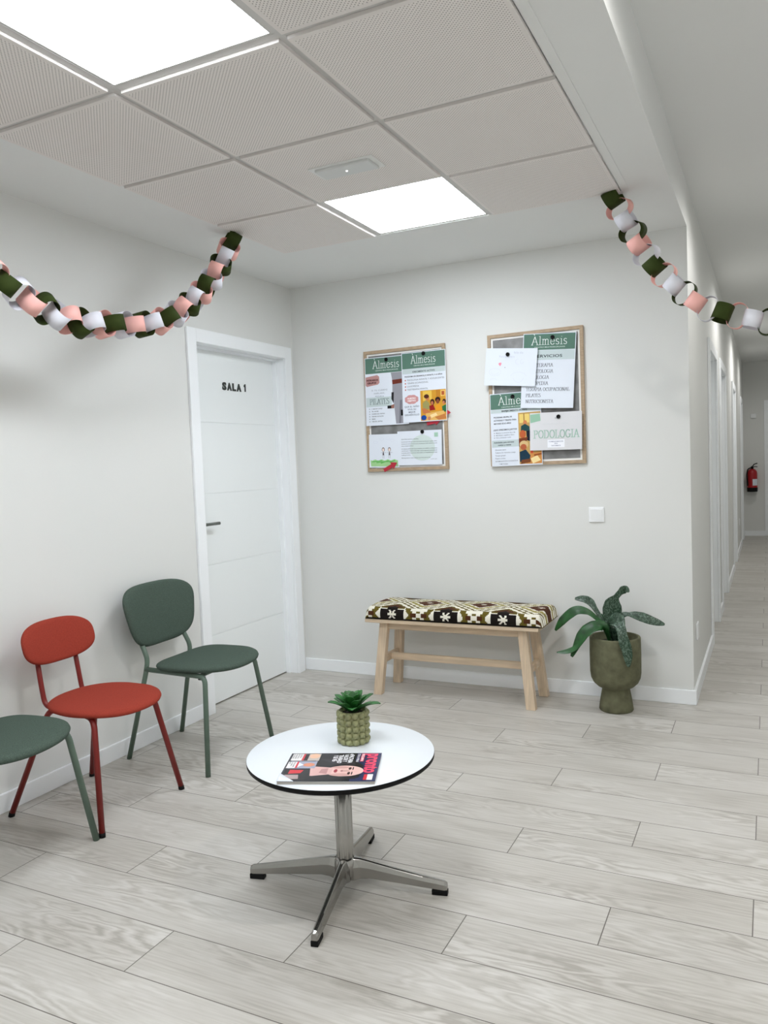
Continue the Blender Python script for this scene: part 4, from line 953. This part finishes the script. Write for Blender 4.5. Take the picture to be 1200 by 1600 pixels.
# red arrows
REDP = mat('red card', (176, 34, 52), 0.6)
def arrow(x, yv, z, ang, k, label):
    P = [(-0.052, -0.011), (0.010, -0.011), (0.010, -0.024), (0.050, 0.0), (0.010, 0.024), (0.010, 0.011), (-0.052, 0.011)]
    n_ = len(P); m = MB()
    m.add([(a * k, 0, b * k) for a, b in P] + [(a * k, -0.002, b * k) for a, b in P], [tuple(range(n_ - 1, -1, -1))[::-1], tuple(range(n_, 2 * n_))[::1]] + [(i, (i + 1) % n_, n_ + (i + 1) % n_, n_ + i) for i in range(n_)])
    o = m.build('arrow_marker', REDP); o.location = (x, yv, z); o.rotation_euler = (0, -ang, 0); tag(o, label, 'arrow marker', 'red arrow markers')
arrow(0.690, -0.0245, 1.329, math.radians(27), 1.0, 'red arrow marker at the foot of the child drawing with green grass')
arrow(1.055, -0.0200, 1.640, math.radians(-8), 0.85, 'red arrow marker poking out at the right edge of the left notice board')
arrow(0.985, -0.0155, 1.585, math.radians(10), 0.9, 'red arrow marker half hidden below the children painting poster')

# sign on the door
sg = tag(empty('door_sign', (-0.0798, -0.545, 1.822)), 'dark capital letters reading SALA 1 stuck on the white door', 'sign')
xx = -0.112
for ch, wd_ in (('S', 0.042), ('A', 0.048), ('L', 0.038), ('A', 0.050), (' ', 0.018), ('1', 0.021)):
    if ch != ' ':
        vs, fs = text_mesh(ch, 0.058, 0.0030) if ch != '1' else ([(0.008, 0.0), (0.018, 0.0), (0.018, 0.046), (0.0095, 0.046), (0.0, 0.037), (0.0, 0.028), (0.008, 0.033)], [(0, 1, 2, 3, 6), (3, 4, 5, 6)])
        x0 = min(v[0] for v in vs); x1 = max(v[0] for v in vs); k_ = (wd_ - 0.005) / (x1 - x0)
        m = MB(); n_ = len(vs)
        m.add([(0.0005, xx + (a - x0) * k_, b - 0.004) for a, b in vs] + [(0.004, xx + (a - x0) * k_, b - 0.004) for a, b in vs], [f[::-1] for f in fs] + [tuple(n_ + i for i in f) for f in fs])
        # side walls from boundary edges
        ed = {}
        for f in fs:
            for a, b in zip(f, f[1:] + f[:1]): ed[(a, b)] = ed.get((a, b), 0) + 1
        for (a, b) in ed:
            if (b, a) not in ed: m.f.append((a, b, n_ + b, n_ + a)); m.m.append(0); m.sm.append(False)
        m.build('letter', mat('dark grey foam', (52, 56, 54), 0.7), sg)
    xx += wd_ + 0.003

# ------------------------------------------------------------------ magazine on the table
mg = tag(empty('magazine', (1.6085, -2.4290, TT + 0.0004), math.radians(21.0)), 'glossy magazine with a dark haired woman on the cover lying on the round table', 'magazine')
PG = mat('page edges', (190, 186, 180), 0.7)
ML, MW, MT = 0.283, 0.218, 0.0085
m = MB()
for k in range(4):
    z0 = k * MT / 4
    m.box(-ML / 2 + 0.001 * (k % 2), ML / 2 - 0.001, -MW / 2 + 0.0012 * ((k * 7) % 3), MW / 2, z0, z0 + MT / 4 - 0.0003)
m.build('pages', PG, mg)
m = MB(); m.box(-ML / 2, ML / 2, -MW / 2, MW / 2, MT, MT + 0.0005); cov = m.build('cover', mat('glossy dark cover', (26, 26, 38), 0.25, spec=0.5), mg)
class Cov(Sheet):
    """cover drawing: page x to the right, y down; page top faces the +x end of the magazine"""
    def __init__(s): s.w, s.h, s.lift = MW, ML, 0; s.parts = {}; s.lay = 0; s.root = cov
    def p(s, x, y_, l): return (ML / 2 - y_, MW / 2 - x, MT + 0.0005 + 0.00006 * l)
    def done(s):
        for n_, (m_, cols) in s.parts.items(): m_.build(n_, [mat('gloss print %d %d %d' % c_, c_, 0.3) for c_ in cols], s.root)
s = Cov()
s.rect('picture', (34, 42, 84), 0.0, 0.0, MW, 0.075, 1)
s.poly('picture', (20, 18, 24), [(0.030, 0.10), (0.10, 0.045), (0.19, 0.05), (0.214, 0.10), (0.214, 0.215), (0.01, 0.19)], 2)
s.ell('picture', (226, 186, 180), 0.142, 0.098, 0.040, 0.057, 3, 28)
s.poly('picture', (214, 172, 168), [(0.118, 0.135), (0.166, 0.135), (0.180, 0.195), (0.105, 0.205)], 3)
s.ell('picture', (60, 34, 36), 0.124, 0.083, 0.010, 0.0045, 5, 12); s.ell('picture', (60, 34, 36), 0.160, 0.083, 0.010, 0.0045, 5, 12)
s.ell('picture', (30, 20, 24), 0.124, 0.074, 0.012, 0.002, 5, 12); s.ell('picture', (30, 20, 24), 0.160, 0.074, 0.012, 0.002, 5, 12)
s.ell('picture', (176, 120, 120), 0.142, 0.106, 0.006, 0.004, 5, 12); s.ell('picture', (160, 50, 66), 0.142, 0.124, 0.013, 0.0055, 5, 16)
s.ell('picture', (204, 158, 152), 0.170, 0.108, 0.010, 0.030, 4, 16); s.ell('picture', (204, 158, 152), 0.115, 0.112, 0.009, 0.026, 4, 16)
s.poly('picture', (204, 160, 154), [(0.138, 0.082), (0.146, 0.082), (0.150, 0.106), (0.134, 0.106)], 4)
s.poly('picture', (178, 132, 130), [(0.120, 0.148), (0.164, 0.148), (0.156, 0.172), (0.128, 0.168)], 4)
s.poly('picture', (44, 40, 48), [(0.040, 0.11), (0.075, 0.075), (0.100, 0.07), (0.085, 0.14), (0.050, 0.185)], 3)
s.poly('picture', (20, 18, 24), [(0.176, 0.05), (0.200, 0.06), (0.205, 0.2), (0.178, 0.2), (0.184, 0.12), (0.180, 0.08)], 6)
s.rect('picture', (186, 176, 170), 0.004, 0.188, 0.062, 0.272, 3); s.ell('picture', (224, 180, 150), 0.024, 0.206, 0.020, 0.017, 4, 14); s.rect('picture', (26, 24, 26), 0.006, 0.224, 0.060, 0.240, 4)
s.rect('picture', (154, 158, 178), 0.066, 0.190, 0.122, 0.272, 3); s.ell('picture', (216, 140, 110), 0.094, 0.212, 0.014, 0.018, 4, 14); s.poly('picture', (226, 230, 240), [(0.07, 0.25), (0.094, 0.228), (0.118, 0.25), (0.118, 0.270), (0.07, 0.270)], 4)
s.rect('picture', (30, 26, 30), 0.128, 0.205, 0.210, 0.276, 3); s.poly('picture', (206, 44, 56), [(0.135, 0.22), (0.158, 0.226), (0.162, 0.262), (0.132, 0.262)], 4); s.poly('picture', (170, 150, 150), [(0.170, 0.23), (0.200, 0.225), (0.204, 0.27), (0.17, 0.27)], 4)
s.rect('picture', (228, 226, 226), 0.006, 0.243, 0.060, 0.276, 5); s.rect('picture', (230, 228, 228), 0.070, 0.252, 0.120, 0.278, 5)
s.text('lettering', (236, 70, 104), 'pronto', 0.006, 0.040, 0.062, 0.0022, wd=0.150, layer=8)
s.rect('lettering', (240, 238, 240), 0.168, 0.010, 0.208, 0.026, 6); s.rect('lettering', (206, 44, 56), 0.168, 0.026, 0.208, 0.036, 6)
s.rect('lettering', (206, 44, 76), 0.006, 0.050, 0.070, 0.061, 6); s.text('lettering', (240, 238, 240), 'EXCLUSIVA', 0.009, 0.059, 0.010, 0.0004, layer=8, wd=0.058)
s.text('lettering', (232, 232, 236), 'TODA LA VERDAD', 0.008, 0.072, 0.010, 0.0003, layer=8, wd=0.066)
for k, t in enumerate(('«FALTABA', 'VALOR Y', 'TRABAJO', 'Y SE VE»')): s.text('lettering', (240, 240, 244), t, 0.008 + 0.004 * k, 0.096 + 0.0165 * k, 0.018, 0.0007, layer=8, wd=(0.074, 0.062, 0.066, 0.050)[k])
for k in range(4):
    s.text('lettering', (40, 40, 46), ('Las fotos', 'del verano', 'mas bonito', 'en la playa')[k], 0.009, 0.251 + 0.0075 * k, 0.0082, 0.0001, layer=8)
    if k < 3: s.text('lettering', (40, 40, 46), ('Nos cuenta', 'su nueva', 'vida')[k], 0.073, 0.260 + 0.0075 * k, 0.0082, 0.0001, layer=8)
s.rect('lettering', (206, 44, 56), 0.006, 0.236, 0.060, 0.242, 7); s.rect('lettering', (206, 44, 56), 0.070, 0.245, 0.120, 0.251, 7)
s.done()
# curled lower left page corner of the magazine
m = MB(); rg = []
for i in range(9):
    t = i / 8; x = -ML / 2 + 0.002 - 0.004 + 0.05 * t
    rg.append([(x, -MW / 2 - 0.001, MT + 0.0012), (x, -MW / 2 + 0.055 * (1 - t) + 0.001, MT + 0.0012 + 0.0012 * (1 - t)), (x, -MW / 2 + 0.055 * (1 - t) + 0.001, MT + 0.0016 + 0.0012 * (1 - t)), (x, -MW / 2 - 0.001, MT + 0.0016)])
m.rings(rg); m.build('curled_corner', PAPER, mg)
